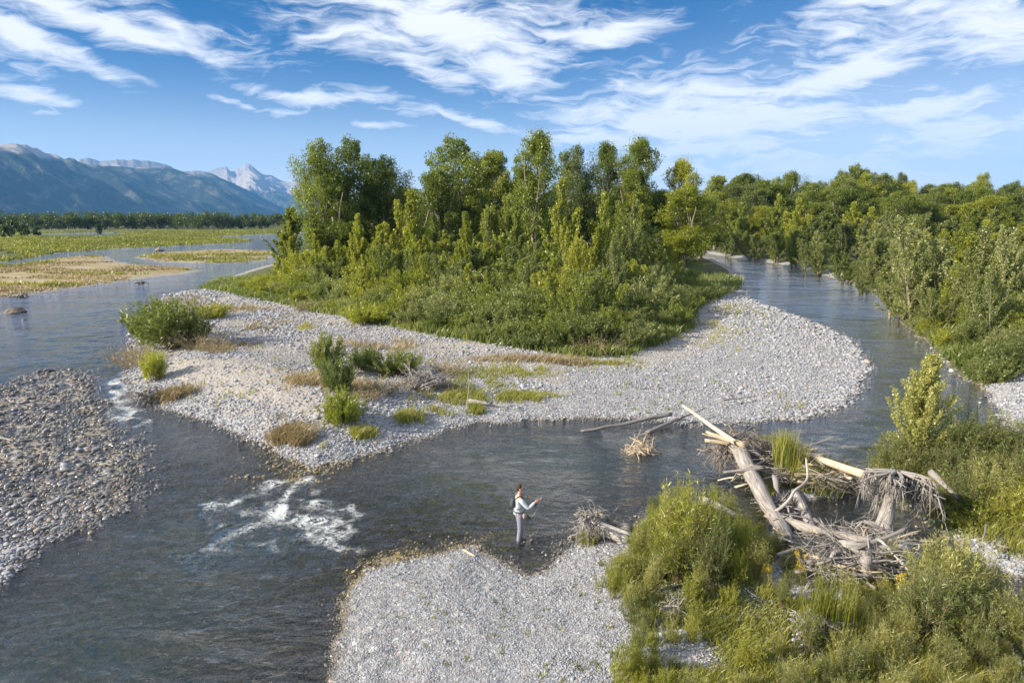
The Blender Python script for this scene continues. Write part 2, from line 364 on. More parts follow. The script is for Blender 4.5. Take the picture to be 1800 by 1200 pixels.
def wood_mat(name, cols, stain=.35):
    m, t, out = material(name)
    at = attr(t, 'grain', out='Vector')
    n = t.noise(t.mapping(at, scl=(1.0, 9, 9)), 1.6, 8, .68, .4)
    n2 = t.noise(at, 1.1, 4, .6); oi = t.new('ShaderNodeObjectInfo')
    c = t.ramp(t.m('ADD', n, t.m('MULTIPLY', t.m('SUBTRACT', oi.outputs['Random'], .5), .22)), cols)
    c = t.mix(t.mr(n2, .48, .70, 0, stain), c, (.10, .075, .055))
    p = t.new('ShaderNodeBsdfPrincipled'); t.put(p.inputs['Base Color'], c); p.inputs['Roughness'].default_value = .85
    bp = t.new('ShaderNodeBump'); bp.inputs['Strength'].default_value = .9; bp.inputs['Distance'].default_value = .03; t.put(bp.inputs['Height'], n)
    t.l.new(bp.outputs[0], p.inputs['Normal']); t.l.new(p.outputs[0], out.inputs[0]); return m
M['drift'] = wood_mat('weathered_wood', [(.25, (.11, .095, .085)), (.42, (.30, .28, .26)), (.58, (.50, .475, .44)), (.8, (.66, .635, .59))], .5)
M['pale'] = wood_mat('stripped_wood', [(.25, (.34, .25, .16)), (.45, (.58, .47, .33)), (.65, (.74, .64, .48)), (.85, (.82, .74, .6))], .15)
M['grey'] = wood_mat('grey_wood', [(.25, (.10, .09, .085)), (.45, (.24, .22, .21)), (.65, (.38, .36, .34)), (.85, (.50, .47, .44))])
M['root'] = wood_mat('root_wood', [(.25, (.10, .09, .078)), (.45, (.27, .24, .21)), (.65, (.42, .38, .34)), (.85, (.55, .51, .46))])

def ground_mat():
    m, t, out = material('ground')
    tc = t.new('ShaderNodeTexCoord'); P = tc.outputs['Object']
    sx = t.new('ShaderNodeSeparateXYZ'); t.put(sx.inputs[0], P); z = sx.outputs[2]
    def vor(scale, rnd=1.0, feature='F1'):
        n = t.new('ShaderNodeTexVoronoi', feature=feature); t.put(n.inputs['Vector'], P); n.inputs['Scale'].default_value = scale; return n
    v1, v2 = vor(6.5), vor(15)
    def cellcol(v):
        s = t.new('ShaderNodeSeparateColor'); t.put(s.inputs[0], v.outputs['Color'])
        c = t.ramp(s.outputs[0], [(0, (.14, .135, .13)), (.3, (.27, .265, .26)), (.6, (.38, .37, .36)), (.85, (.50, .49, .47)), (1, (.66, .64, .60))])
        c = t.mix(t.mr(s.outputs[1], .8, .9, 0, .5), c, (.36, .27, .20)); 
        return t.mix(t.mr(v.outputs['Distance'], .42, .75, 0, .72), c, (.12, .11, .10))
    big = t.noise(P, .35, 4, .6)
    grav = t.mix(t.mr(big, .4, .6), cellcol(v1), cellcol(v2))
    lowf = t.noise(P, .12, 5, .6)
    grav = t.mix(t.mr(lowf, .35, .65, 0.0, .35), grav, (.36, .35, .33))
    grav = t.mix(1.0, grav, (.94, .99, 1.07), 'MULTIPLY')
    zo = t.new('ShaderNodeAttribute', attribute_name='zone'); sc = t.new('ShaderNodeSeparateColor'); t.put(sc.inputs[0], zo.outputs['Color'])
    veg, sand, orange, algae = sc.outputs[0], sc.outputs[1], sc.outputs[2], zo.outputs['Alpha']
    fine = t.noise(P, 9, 6, .7); med = t.noise(P, .9, 6, .65)
    sandc = t.mix(fine, (.26, .24, .215), (.41, .385, .35))
    vegc = t.ramp(t.m('ADD', t.m('MULTIPLY', med, .6), t.m('MULTIPLY', fine, .4)), [(.3, (.045, .050, .018)), (.5, (.085, .10, .03)), (.7, (.16, .155, .06))])
    orc = t.ramp(t.noise(P, .16, 6, .7), [(.3, (.20, .20, .07)), (.45, (.31, .25, .12)), (.58, (.38, .31, .20)), (.7, (.38, .36, .33))])
    def brk(f, amt=.7):
        return t.mr(t.m('ADD', f, t.m('MULTIPLY', t.m('SUBTRACT', med, .5), amt)), .35, .6, 0, 1, True)
    c = t.mix(brk(sand), grav, sandc); c = t.mix(brk(orange, .4), c, orc); c = t.mix(brk(veg), c, vegc)
    # bed: stones coated by silt and algae
    s2 = t.new('ShaderNodeSeparateColor'); t.put(s2.inputs[0], v1.outputs['Color'])
    bed = t.ramp(s2.outputs[0], [(0, (.06, .052, .036)), (.5, (.20, .165, .11)), (.8, (.33, .285, .21)), (1, (.46, .42, .36))])
    bed = t.mix(t.m('MULTIPLY', algae, t.mr(s2.outputs[1], .35, .8)), bed, (.26, .20, .07))
    wet = t.mr(z, 0.0, 0.045, 1, 0)
    c = t.mix(wet, c, bed)
    p = t.new('ShaderNodeBsdfPrincipled'); t.put(p.inputs['Base Color'], c); t.put(p.inputs['Roughness'], t.mr(wet, 0, 1, .92, .55))
    h = t.m('ADD', t.m('MULTIPLY', v1.outputs['Distance'], -1.0), t.m('MULTIPLY', t.noise(P, 3.0, 6, .7), .8))
    bp = t.new('ShaderNodeBump'); bp.inputs['Strength'].default_value = .8; bp.inputs['Distance'].default_value = .06; t.put(bp.inputs['Height'], h)
    t.l.new(bp.outputs[0], p.inputs['Normal']); t.l.new(p.outputs[0], out.inputs[0]); return m

def water_mat():
    m, t, out = material('water')
    tc = t.new('ShaderNodeTexCoord'); P = tc.outputs['Object']
    dep = attr(t, 'depth'); foam = attr(t, 'foam'); rgh = attr(t, 'rapid'); calm = attr(t, 'calm')
    a = t.noise(t.mapping(P, scl=(.55, 1.0, 1), rot=(0, 0, .25)), 1.1, 5, .55, .6)
    b = t.noise(t.mapping(P, scl=(.6, 1.0, 1), rot=(0, 0, -.2)), 4.2, 5, .6, .8)
    c = t.noise(P, 11.0, 3, .6, .5)
    big = t.noise(t.mapping(P, scl=(.5, 1, 1)), .22, 3, .5)
    amp = t.m('MULTIPLY', t.mr(big, .35, .65, .35, 1.2), t.m('SUBTRACT', 1.0, t.m('MULTIPLY', calm, .6)))
    a0 = t.noise(t.mapping(P, scl=(.5, 1.0, 1), rot=(0, 0, .1)), .42, 4, .55, .8)
    h = t.m('ADD', t.m('ADD', t.m('MULTIPLY', a0, .42), t.m('MULTIPLY', a, .50)), t.m('ADD', t.m('MULTIPLY', b, .24), t.m('MULTIPLY', c, .035)))
    h = t.m('MULTIPLY', h, t.m('ADD', amp, t.m('MULTIPLY', rgh, 2.6)))
    bp = t.new('ShaderNodeBump'); bp.inputs['Strength'].default_value = 1; bp.inputs['Distance'].default_value = .65; t.put(bp.inputs['Height'], h)
    fr = t.new('ShaderNodeFresnel'); fr.inputs[0].default_value = 1.33; t.l.new(bp.outputs[0], fr.inputs['Normal'])
    gl = t.new('ShaderNodeBsdfGlossy'); gl.inputs['Roughness'].default_value = .035; t.l.new(bp.outputs[0], gl.inputs['Normal'])
    tr = t.new('ShaderNodeBsdfTransparent'); k = t.m('EXPONENT', t.m('MULTIPLY', dep, -.75))
    t.put(tr.inputs[0], t.mix(k, (.30, .50, .46), (.97, .98, .96)))
    df = t.new('ShaderNodeBsdfDiffuse'); df.inputs[0].default_value = (.088, .152, .155, 1)
    mx = t.new('ShaderNodeMixShader'); t.put(mx.inputs[0], t.mr(k, 1, 0, 0, .68)); t.l.new(tr.outputs[0], mx.inputs[1]); t.l.new(df.outputs[0], mx.inputs[2])
    m2 = t.new('ShaderNodeMixShader'); fr2 = t.new('ShaderNodeFresnel'); fr2.inputs[0].default_value = 1.33; fx = t.m('MULTIPLY', t.m('ADD', fr.outputs[0], fr2.outputs[0]), .5); t.put(m2.inputs[0], t.m('MULTIPLY', fx, t.m('ADD', 1.1, t.m('MULTIPLY', fx, 6.0)), clamp=True)); t.l.new(mx.outputs[0], m2.inputs[1]); t.l.new(gl.outputs[0], m2.inputs[2])
    fn = t.noise(t.mapping(P, scl=(.6, 1, 1), rot=(0, 0, .35)), 4.6, 8, .72, 1.0); fn2 = t.noise(P, 16, 6, .7, .6)
    ff = t.m('ADD', t.m('MULTIPLY', fn, .65), t.m('MULTIPLY', fn2, .35))
    ff = t.m('SUBTRACT', 1.0, t.m('MULTIPLY', t.m('ABSOLUTE', t.m('SUBTRACT', ff, .5)), 11.0))
    fm = t.mr(t.m('ADD', ff, t.m('MULTIPLY', foam, 1.3)), 1.15, 1.95, 0, .85)
    fm = t.m('MULTIPLY', fm, t.mr(foam, .02, .25))
    fd = t.new('ShaderNodeBsdfDiffuse'); fd.inputs[0].default_value = (.82, .86, .86, 1)
    m3 = t.new('ShaderNodeMixShader'); t.put(m3.inputs[0], fm); t.l.new(m2.outputs[0], m3.inputs[1]); t.l.new(fd.outputs[0], m3.inputs[2])
    t.l.new(m3.outputs[0], out.inputs[0]); return m

def stone_mat():
    m, t, out = material('river_stone')
    tone = attr(t, 'tone', 'INSTANCER'); warm = attr(t, 'warm', 'INSTANCER'); alg = attr(t, 'alg', 'INSTANCER')
    ge = t.new('ShaderNodeNewGeometry'); sx = t.new('ShaderNodeSeparateXYZ'); t.put(sx.inputs[0], ge.outputs['Position'])
    c = t.ramp(tone, [(0, (.14, .14, .14)), (.25, (.24, .24, .245)), (.55, (.35, .35, .35)), (.8, (.45, .445, .435)), (1, (.60, .59, .57))])
    c = t.mix(1.0, c, (.93, .99, 1.09), 'MULTIPLY'); c = t.mix(t.mr(warm, .75, .95, 0, .6), c, (.40, .30, .23)); c = t.mix(t.mr(warm, .2, .05, 0, .5), c, (.22, .26, .27))
    n = t.noise(ge.outputs['Position'], 22, 5, .7); c = t.mix(1.0, c, t.ramp(n, [(.3, (.72, .72, .72)), (.7, (1.15, 1.15, 1.15))]), 'MULTIPLY')
    wet = t.mr(t.m('SUBTRACT', sx.outputs[2], attr(t, 'soak', 'INSTANCER')), .015, .06, 1, 0)
    c = t.mix(wet, c, t.mix(1.0, c, (.52, .49, .45), 'MULTIPLY')); c = t.mix(t.m('MULTIPLY', alg, t.m('MULTIPLY', wet, t.mr(tone, .2, .8))), c, (.27, .21, .07))
    p = t.new('ShaderNodeBsdfPrincipled'); t.put(p.inputs['Base Color'], c); t.put(p.inputs['Roughness'], t.mr(wet, 0, 1, .85, .3))
    t.l.new(p.outputs[0], out.inputs[0]); return m
M['ground'] = ground_mat(); M['water'] = water_mat(); M['stone'] = stone_mat()

def rock_mat():
    m, t, out = material('mountain')
    tc = t.new('ShaderNodeTexCoord'); P = tc.outputs['Object']; hl = attr(t, 'bare')
    n = t.noise(P, .0016, 9, .68); n2 = t.noise(t.mapping(P, scl=(1, 1, .3)), .005, 6, .7)
    bare = t.mr(t.m('ADD', hl, t.m('MULTIPLY', t.m('SUBTRACT', n, .5), 1.4)), .35, .65, 0, 1, True)
    st = t.mr(n2, .52, .66, 0, .6)
    c = t.mix(n2, (.016, .026, .02), (.045, .055, .04)); c = t.mix(st, c, (.20, .19, .16)); c = t.mix(bare, c, t.mix(n, (.16, .15, .14), (.46, .42, .40)))
    d = t.new('ShaderNodeBsdfDiffuse'); t.put(d.inputs[0], c); t.l.new(d.outputs[0], out.inputs[0]); return m
M['rock'] = rock_mat()

# ------------------------------------------------------------------ ground sheet and water sheet
def polar(nr, az, r0, r1):
    r = r0 * (r1 / r0) ** (np.arange(nr) / (nr - 1)); A, R = np.meshgrid(az, r)
    return R * np.sin(A), R * np.cos(A)
def build_ground():
    fr = radians(52); a1 = np.linspace(-fr, fr, 620); a2 = np.linspace(fr, 2 * pi - fr, 60)[1:]
    az = np.concatenate([a1, a2]); nr = 900
    X, Y = polar(nr, az, 3.0, 21000)
    k = len(az); p = np.stack([X.ravel(), Y.ravel()], 1)
    z, D, dm = ground(p, True)
    x, y = p[:, 0], p[:, 1]; r = np.hypot(x, y)
    zn = np.zeros((len(p), 4))
    brush = sdist(p, BRUSH)
    zn[:, 0] = np.clip(np.maximum.reduce([brush / 1.5, (D['rt'] - 1.2) / 1.5, D['me'] / 6, (D['far']) / 10, np.minimum((D['fo'] - 1.3) / 1.5, (x - 2.9 - (13 - y) * .35) / 1.8), D['it'] / .6]), 0, 1)
    rim = (D['rt'] > .02) * (y < 78) * (x > 8); zn[:, 0] = np.maximum(zn[:, 0], rim * np.clip((sdist(p, RBAR2) < -.2) * 1.0, 0, 1))
    rb = np.minimum(sdist(p, RBAR) + .6, 1.5); zn[:, 0] *= 1 - np.clip(rb, 0, 1)
    zn[:, 1] = np.clip(np.exp(-((brush + 1.5) / 3.0) ** 2) * .85 * (D['isl'] > 1) + np.exp(-(segdist(p, BENCH) / 3.5) ** 2) * .75 + .9 * np.clip((fbm(x * .22, y * .35, 4, 88) - .46) * 5, 0, 1) * (D['isl'] > 2) * (x < 3), 0, 1)
    zn[:, 2] = np.clip(np.maximum(D['ba'] / 4, D['bb'] / 4), 0, 1)
    zn[:, 3] = np.clip(np.exp(-(segdist(p, RIFFLE) / 3.0) ** 2) * 1.2 + .25 * fbm(x * .3, y * .3, 3, 71), 0, 1)
    V = np.stack([x, y, z], 1)
    i = np.arange(nr - 1)[:, None] * k; j = np.arange(k)[None]; j2 = (j + 1) % k
    F = np.stack([i + j, i + j2, i + k + j2, i + k + j], -1).reshape(-1, 4)
    V = np.vstack([V, [0, 0, float(z[0])]]); jj = np.arange(k); F3 = np.stack([np.full(k, nr * k), (jj + 1) % k, jj], 1)
    zn = np.vstack([zn, zn[:1]])
    me = mesh_np('ground', V, F, F3, {'zone': zn}, True)
    link('ground', me, M['ground'], kind='structure')
BRUSH = poly([(350, 506), (430, 528), (520, 545), (560, 556), (640, 572), (700, 585), (760, 598), (830, 612), (900, 622), (1000, 634), (1090, 632), (1150, 612), (1205, 585), (1215, 555), (1235, 540), (1290, 512), (1300, 495),
    (1285, 475), (1238, 452), (1100, 430), (800, 427), (620, 436), (510, 458), (433, 480)])
RBAR = poly([(1735, 685), (1800, 665), (1900, 670), (1900, 800), (1778, 790), (1765, 740)])
RBAR2 = poly([(1690, 950), (1760, 950), (1900, 990), (1900, 1120), (1765, 1030)])
RSH = [poly([(1400, 471), (1450, 470), (1520, 500), (1500, 506), (1440, 488)]), poly([(1310, 456), (1350, 452), (1410, 462), (1400, 474)])]
R2 = poly([(1545, 812), (1640, 800), (1760, 792), (1900, 780), (1960, 980), (1790, 985), (1700, 940), (1640, 905), (1600, 880), (1565, 850)])
build_ground()

FOAM = [((375, 890), (425, 868), 12, .62), ((425, 868), (475, 860), 9, .58), ((470, 845), (540, 845), 11, .62), ((548, 840), (520, 880), 13, .85), ((520, 880), (490, 905), 15, .85),
        ((490, 905), (425, 935), 18, .6), ((425, 935), (380, 965), 16, .48), ((495, 920), (560, 905), 12, .78), ((560, 905), (612, 915), 12, .82), ((540, 935), (600, 925), 12, .6), ((590, 945), (632, 968), 13, .72), ((600, 925), (640, 940), 12, .6),
        ((375, 890), (365, 925), 8, .42), ((480, 950), (560, 945), 14, .42), ((560, 960), (620, 975), 10, .55), ((218, 655), (210, 700), 9, .8), ((205, 690), (225, 735), 9, .66), ((225, 735), (250, 748), 7, .5), ((575, 835), (588, 825), 5, .6),
        ((60, 560), (110, 562), 5, .3), ((560, 890), (600, 893), 8, .6), ((440, 895), (500, 890), 10, .42)]
def build_water():
    az = np.linspace(-radians(56), radians(56), 700); nr = 760
    X, Y = polar(nr, az, 2.0, 1500); k = len(az); p = np.stack([X.ravel(), Y.ravel()], 1)
    z = ground(p); x, y = p[:, 0], p[:, 1]; r = np.hypot(x, y)
    foam = np.zeros(len(p))
    near = r < 70
    q = p[near] + np.stack([fbm(p[near][:, 0] * 1.1, p[near][:, 1] * 1.1, 4, 61) - .5, fbm(p[near][:, 0] * 1.1, p[near][:, 1] * 1.1, 4, 62) - .5], 1) * 2.4; f = np.zeros(len(q))
    for (a, b, w, s) in FOAM:
        A = Pz(*a)[:2]; B = Pz(*b)[:2]; rr = np.linalg.norm(A); wd = w / FPX * rr * 1.7
        f = np.maximum(f, s * np.exp(-(segdist(q, np.array([A, B])) / wd) ** 2))
    f = f * (.25 + 1.5 * fbm(p[near][:, 0] * 2.2, p[near][:, 1] * 2.2, 4, 63)) * .92; foam[near] = np.clip(f, 0, .80)
    rapid = np.clip(np.exp(-(segdist(p, RIFFLE) / 3.5) ** 2) + foam, 0, 1)
    # the fast left river is choppier, the pool behind the man calmer
    rapid = np.maximum(rapid, .22 * np.clip((-x - 3 - y * .05) / 6, 0, 1))
    calm = np.exp(-(((x - 5) / 7) ** 2 + ((y - 22) / 5) ** 2)) * .8
    dep = np.clip(-z, 0, 2)
    wz = 0.26 * np.clip(foam * 1.2, 0, 1) * (ridged(x * .9, y * 1.7, 4, 47) - .45) + 0.05 * rapid * (fbm(x * 1.6, y * 2.4, 3, 41) - .5) + 0.02 * (fbm(x * .8, y * 1.1, 3, 44) - .5) * np.clip(dep * 6, 0, 1)
    V = np.stack([x, y, wz], 1)
    i = np.arange(nr - 1)[:, None] * k; j = np.arange(k - 1)[None]
    F = np.stack([i + j, i + j + 1, i + k + j + 1, i + k + j], -1).reshape(-1, 4)
    keep = (z[F] < 0.08).any(1); F = F[keep]
    u, inv = np.unique(F, return_inverse=True)
    me = mesh_np('river', V[u], inv.reshape(-1, 4), None, {'depth': dep[u], 'foam': foam[u], 'rapid': rapid[u], 'calm': calm[u]}, True)
    link('river', me, M['water'], kind='structure')
build_water()
# ------------------------------------------------------------------ loose stones (uncountable: one scattered mass)
def scatter_stones():
    pts = []
    k = 0.0032; r = 11.0
    while r < 95:
        s = (k if r < 55 else k * 1.25) * r; n = int(2 * radians(41) * r / s)
        az = -radians(41) + (np.arange(n) + rng.random(n)) * 2 * radians(41) / n
        rr = r + (rng.random(n) - .5) * s * 1.3
        pts.append(np.stack([rr * np.sin(az), rr * np.cos(az), np.full(n, s)], 1)); r += s * .95
    p = np.vstack(pts); z, D, dm = ground(p[:, :2], True)
    x, y, s = p[:, 0], p[:, 1], p[:, 2]
    brush = sdist(p[:, :2], BRUSH)
    left = D['lb'] > -1.0
    green = np.maximum(np.where(D['rt'] > .8, 1, 0) * (sdist(p[:, :2], RBAR) < 0) * (sdist(p[:, :2], RBAR2) < 0), (D['it'] > .1) * 1.0)
    rim = (D['rt'] > -.35) & (y < 78) & (sdist(p[:, :2], RBAR) < -.2) & (sdist(p[:, :2], RBAR2) < -.2); green = np.maximum(green, rim * .93)
    fgreen = np.clip((x - 2.9 - (13 - y) * .35) / 1.8, 0, 1) * (D['fo'] > 0)
    coarse = np.where(left, 1.0, 0) + np.exp(-(((x + 8) / 6) ** 2 + ((y - 26) / 5) ** 2)) + np.clip(1 - np.abs(dm) / .8, 0, 1) * .6
    u = rng.random(len(p))
    prob = np.where(dm > 0, .95, np.where(dm > -2.2, .7, np.where(z > -.5, .4, 0)))
    prob = prob * (brush < .5) * (1 - green) * (1 - .75 * fgreen)
    bench = np.exp(-(segdist(p[:, :2], BENCH) / 3.0) ** 2) * (D['isl'] > 2.0)
    sandp = fbm(x * .35, y * .35, 4, 88)
    prob = prob * (1 - .8 * bench) * (1 - .8 * np.clip((fbm(x * .22, y * .35, 4, 88) - .46) * 5, 0, 1) * (D['isl'] > 2) * (x < 3))
    up = np.clip((y + x * .25 - 15.5) / 4, 0, 1); prob = prob * np.where(left & (dm > 0), .78 - .48 * up, 1) * np.where(left, np.clip(.3 + 1.6 * fbm(x * .9, y * 1.3, 3, 19), 0, 1), 1)
    keep = u < prob; p = p[keep]; z = z[keep]; n = len(p); s = p[:, 2]; coarse = coarse[keep]; dm = dm[keep]; left = left[keep]
    size = s * rng.lognormal(-.38, .36, n) * (1 + .35 * np.clip(coarse, 0, 1.5)) 
    band = vnoise(dm * .55 + 3 * fbm(p[:, 0] * .12, p[:, 1] * .12, 3, 15), p[:, 0] * .06, 16); size = size * (.68 + .62 * band)
    size = np.clip(size, .032, .40) * np.where(s > .1, .92, 1); big = (rng.random(n) < .006) & (dm > .1); size[big] *= 1.6; size = np.where(dm < -.2, np.minimum(size, .16), size)
    size = np.where((p[:, 0] > 2) & (p[:, 1] > 30) & (dm > .8), size * .8, size); size = np.where(left, np.clip(size * 1.15, .09, .34), size)
    sc = size[:, None] * np.stack([rng.uniform(.95, 1.5, n), rng.uniform(.8, 1.1, n), rng.uniform(.42, .72, n)], 1)
    rot = np.stack([rng.normal(0, .28, n), rng.normal(0, .28, n), rng.uniform(0, 6.28, n)], 1)
    zz = z + sc[:, 2] * rng.uniform(-.05, .42, n)
    tone = np.clip(rng.normal(.55, .18, n), 0, 1); warm = rng.random(n)
    alg = np.clip(np.exp(-(segdist(p[:, :2], RIFFLE) / 3.0) ** 2) * 1.1 + .04, 0, 1) * np.where(left, .1, 1)
    soak = np.where(left, .12 * np.clip((p[:, 1] - (17.5 + (p[:, 0] + 12.) * -.25)) / 5, 0, 1), 0)
    me = mesh_np('river_stones', np.stack([p[:, 0], p[:, 1], zz], 1), attrs={'scl': sc, 'rot': rot, 'tone': tone, 'soak': soak, 'warm': warm, 'alg': alg, 'pick': rng.integers(0, 5, n).astype(float)})
    o = link('river_stones', me, M['stone'], kind='stuff', label='grey rounded cobbles covering the gravel bars and river margins', category='stones')
    g = bpy.data.node_groups.new('stone_scatter', 'GeometryNodeTree')
    g.interface.new_socket('Geometry', in_out='INPUT', socket_type='NodeSocketGeometry'); g.interface.new_socket('Geometry', in_out='OUTPUT', socket_type='NodeSocketGeometry')
    N = g.nodes; L = g.links; gi = N.new('NodeGroupInput'); go = N.new('NodeGroupOutput')
    join = N.new('GeometryNodeJoinGeometry')
    for q in range(5):
        ic = N.new('GeometryNodeMeshIcoSphere'); ic.inputs['Radius'].default_value = .5; ic.inputs['Subdivisions'].default_value = 3 if q < 2 else 2
        sp = N.new('GeometryNodeSetPosition'); no = N.new('ShaderNodeTexNoise'); no.noise_dimensions = '4D'; no.inputs['W'].default_value = q * 3.7; no.inputs['Scale'].default_value = 1.7; no.inputs['Detail'].default_value = 1
        sb = N.new('ShaderNodeVectorMath'); sb.operation = 'SUBTRACT'; sb.inputs[1].default_value = (.5, .5, .5); L.new(no.outputs['Color'], sb.inputs[0])
        ml = N.new('ShaderNodeVectorMath'); ml.operation = 'SCALE'; ml.inputs[3].default_value = .55; L.new(sb.outputs[0], ml.inputs[0])
        L.new(ic.outputs['Mesh'], sp.inputs['Geometry']); L.new(ml.outputs[0], sp.inputs['Offset'])
        ss = N.new('GeometryNodeSetShadeSmooth'); L.new(sp.outputs[0], ss.inputs[0])
        sm = N.new('GeometryNodeSetMaterial'); sm.inputs['Material'].default_value = M['stone']; L.new(ss.outputs[0], sm.inputs[0])
        gt = N.new('GeometryNodeGeometryToInstance'); L.new(sm.outputs[0], gt.inputs[0]); L.new(gt.outputs[0], join.inputs[0])
    ip = N.new('GeometryNodeInstanceOnPoints'); L.new(gi.outputs[0], ip.inputs['Points']); L.new(join.outputs[0], ip.inputs['Instance']); ip.inputs['Pick Instance'].default_value = True
    def na(nm, typ):
        a = N.new('GeometryNodeInputNamedAttribute'); a.data_type = typ; a.inputs[0].default_value = nm; return a.outputs[0]
    L.new(na('pick', 'FLOAT'), ip.inputs['Instance Index']); L.new(na('scl', 'FLOAT_VECTOR'), ip.inputs['Scale'])
    e2 = N.new('FunctionNodeEulerToRotation'); L.new(na('rot', 'FLOAT_VECTOR'), e2.inputs[0]); L.new(e2.outputs[0], ip.inputs['Rotation'])
    L.new(ip.outputs[0], go.inputs[0])
    md = o.modifiers.new('scatter', 'NODES'); md.node_group = g
    print('stones', n)
scatter_stones()

# ------------------------------------------------------------------ mountain ranges (modelled kilometres away)
def mountain(name, sky, R_of, depth, seed, barefrac, amp=.10, foot=0.0, tier=.25, ncol=760, nrow=300):
    xs = np.linspace(sky[0][0], sky[-1][0], ncol)
    ys = np.interp(xs, [q[0] for q in sky], [q[1] for q in sky])
    az = np.array([azel(a, b)[0] for a, b in zip(xs, ys)]); el = np.array([azel(a, b)[1] for a, b in zip(xs, ys)])
    Rr = np.array([R_of(a) for a in xs]); Hs = CAM_H + Rr * np.tan(np.maximum(el, .001))
    t = np.linspace(-.35, 1, nrow)[:, None]           # 1 at foot, 0 at crest, negative behind
    R = Rr[None] * (1 - depth * t)
    X = R * np.sin(az)[None]; Y = R * np.cos(az)[None]
    tt = np.clip(t, 0, 1)
    shape = np.where(t >= 0, (1 - tt) ** 1.25 * (1 - tier) + tier * (1 - tt ** 2.2), 1 + t * 1.2)
    u = (az[None] * Rr.mean()) + 0.55 * R; v = R * .45
    rid = ridged(u / 1000, v / 2600, 7, seed); rid2 = ridged(u / 420, v / 900, 6, seed + 30)
    edge = np.clip(np.abs(t) * 5, 0.0, 1) * np.clip((1 - tt) * 3, 0, 1)
    Z = Hs[None] * shape + Hs[None] * edge * ((rid - .45) * amp * 4.4 + (rid2 - .45) * amp * 2.4)
    Z = Z + Hs[None] * .018 * (1 - np.clip(np.abs(t) * 5, 0, 1)) * (fbm(xs / 9, xs * 0 + seed, 4, seed) - .5)[None] * 2
    Z = Z * np.clip((1 - tt) * 6, 0, 1) - 6 * (tt > .98)
    bare = np.clip((Z / Hs.max() - (1 - barefrac)) * 3 + .5, 0, 1)
    V = np.stack([X, Y, Z], -1).reshape(-1, 3)
    i = np.arange(nrow - 1)[:, None] * ncol; j = np.arange(ncol - 1)[None]
    F = np.stack([i + j, i + ncol + j, i + ncol + j + 1, i + j + 1], -1).reshape(-1, 4)
    me = mesh_np(name, V, F[:, ::-1], None, {'bare': bare.ravel()}, True)
    link(name, me, M['rock'], kind='structure')
mountain('mountains', [(-700, 300), (-500, 250), (-300, 262), (-200, 238), (-60, 250), (0, 254), (30, 253), (50, 256), (66, 261), (80, 270), (100, 276), (112, 283), (130, 281), (152, 289), (185, 292), (215, 293), (250, 296), (290, 301), (312, 301),
    (350, 300), (372, 305), (400, 318), (430, 331), (470, 352), (500, 368), (530, 381), (545, 386)], lambda x: 7200 + (x + 100) * 6.0, .30, 3, .16, .15)
mountain('mountains', [(120, 300), (140, 279), (160, 278), (175, 283), (195, 283), (205, 281), (235, 281), (262, 283), (290, 288), (300, 292), (312, 301), (330, 320)], lambda x: 11800, .10, 11, .9, .06)
mountain('mountains', [(330, 330), (360, 303), (372, 298), (383, 295), (391, 293), (398, 292), (405, 300), (413, 302), (418, 296), (426, 293), (430, 289), (437, 288), (443, 292), (452, 300), (462, 307), (470, 307), (478, 309), (487, 315),
    (500, 319), (510, 320), (518, 314), (527, 319), (537, 328), (550, 337), (575, 350), (620, 372), (660, 386)], lambda x: 15000, .32, 23, .62, .13, tier=.1)
mountain('hills', [(960, 386), (990, 352), (1010, 342), (1030, 336), (1050, 338), (1075, 348), (1110, 368), (1150, 386)], lambda x: 5200, .3, 37, 1.5, .05, ncol=120, nrow=60)

# ------------------------------------------------------------------ plants
def curve_pts(a, d, L, n, up=0.0, wob=0.08):
    """a growing twig: start a, direction d, length L, bending up"""
    P = [np.array(a, float)]; d = unit(np.array(d, float)); st = L / (n - 1)
    for i in range(n - 1):
        d = unit(d + np.array([0, 0, up / (n - 1)]) + rng.normal(size=3) * wob); P.append(P[-1] + d * st)
    return np.array(P)
def lobe_leaves(g, c, R, n, L, base):
    """leaves round a lumpy shell"""
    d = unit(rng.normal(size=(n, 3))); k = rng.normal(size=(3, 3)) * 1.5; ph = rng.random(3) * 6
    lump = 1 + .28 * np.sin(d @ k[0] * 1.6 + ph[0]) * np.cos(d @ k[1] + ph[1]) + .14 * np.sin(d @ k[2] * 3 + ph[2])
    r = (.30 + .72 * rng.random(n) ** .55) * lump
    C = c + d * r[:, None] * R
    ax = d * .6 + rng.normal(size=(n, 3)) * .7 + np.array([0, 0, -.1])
    g.leaves(C, ax, L * rng.uniform(.7, 1.3, n), L * .72 * rng.uniform(.7, 1.2, n), np.clip(base + rng.normal(0, .15, n) + .12 * d[:, 2], 0, 1))
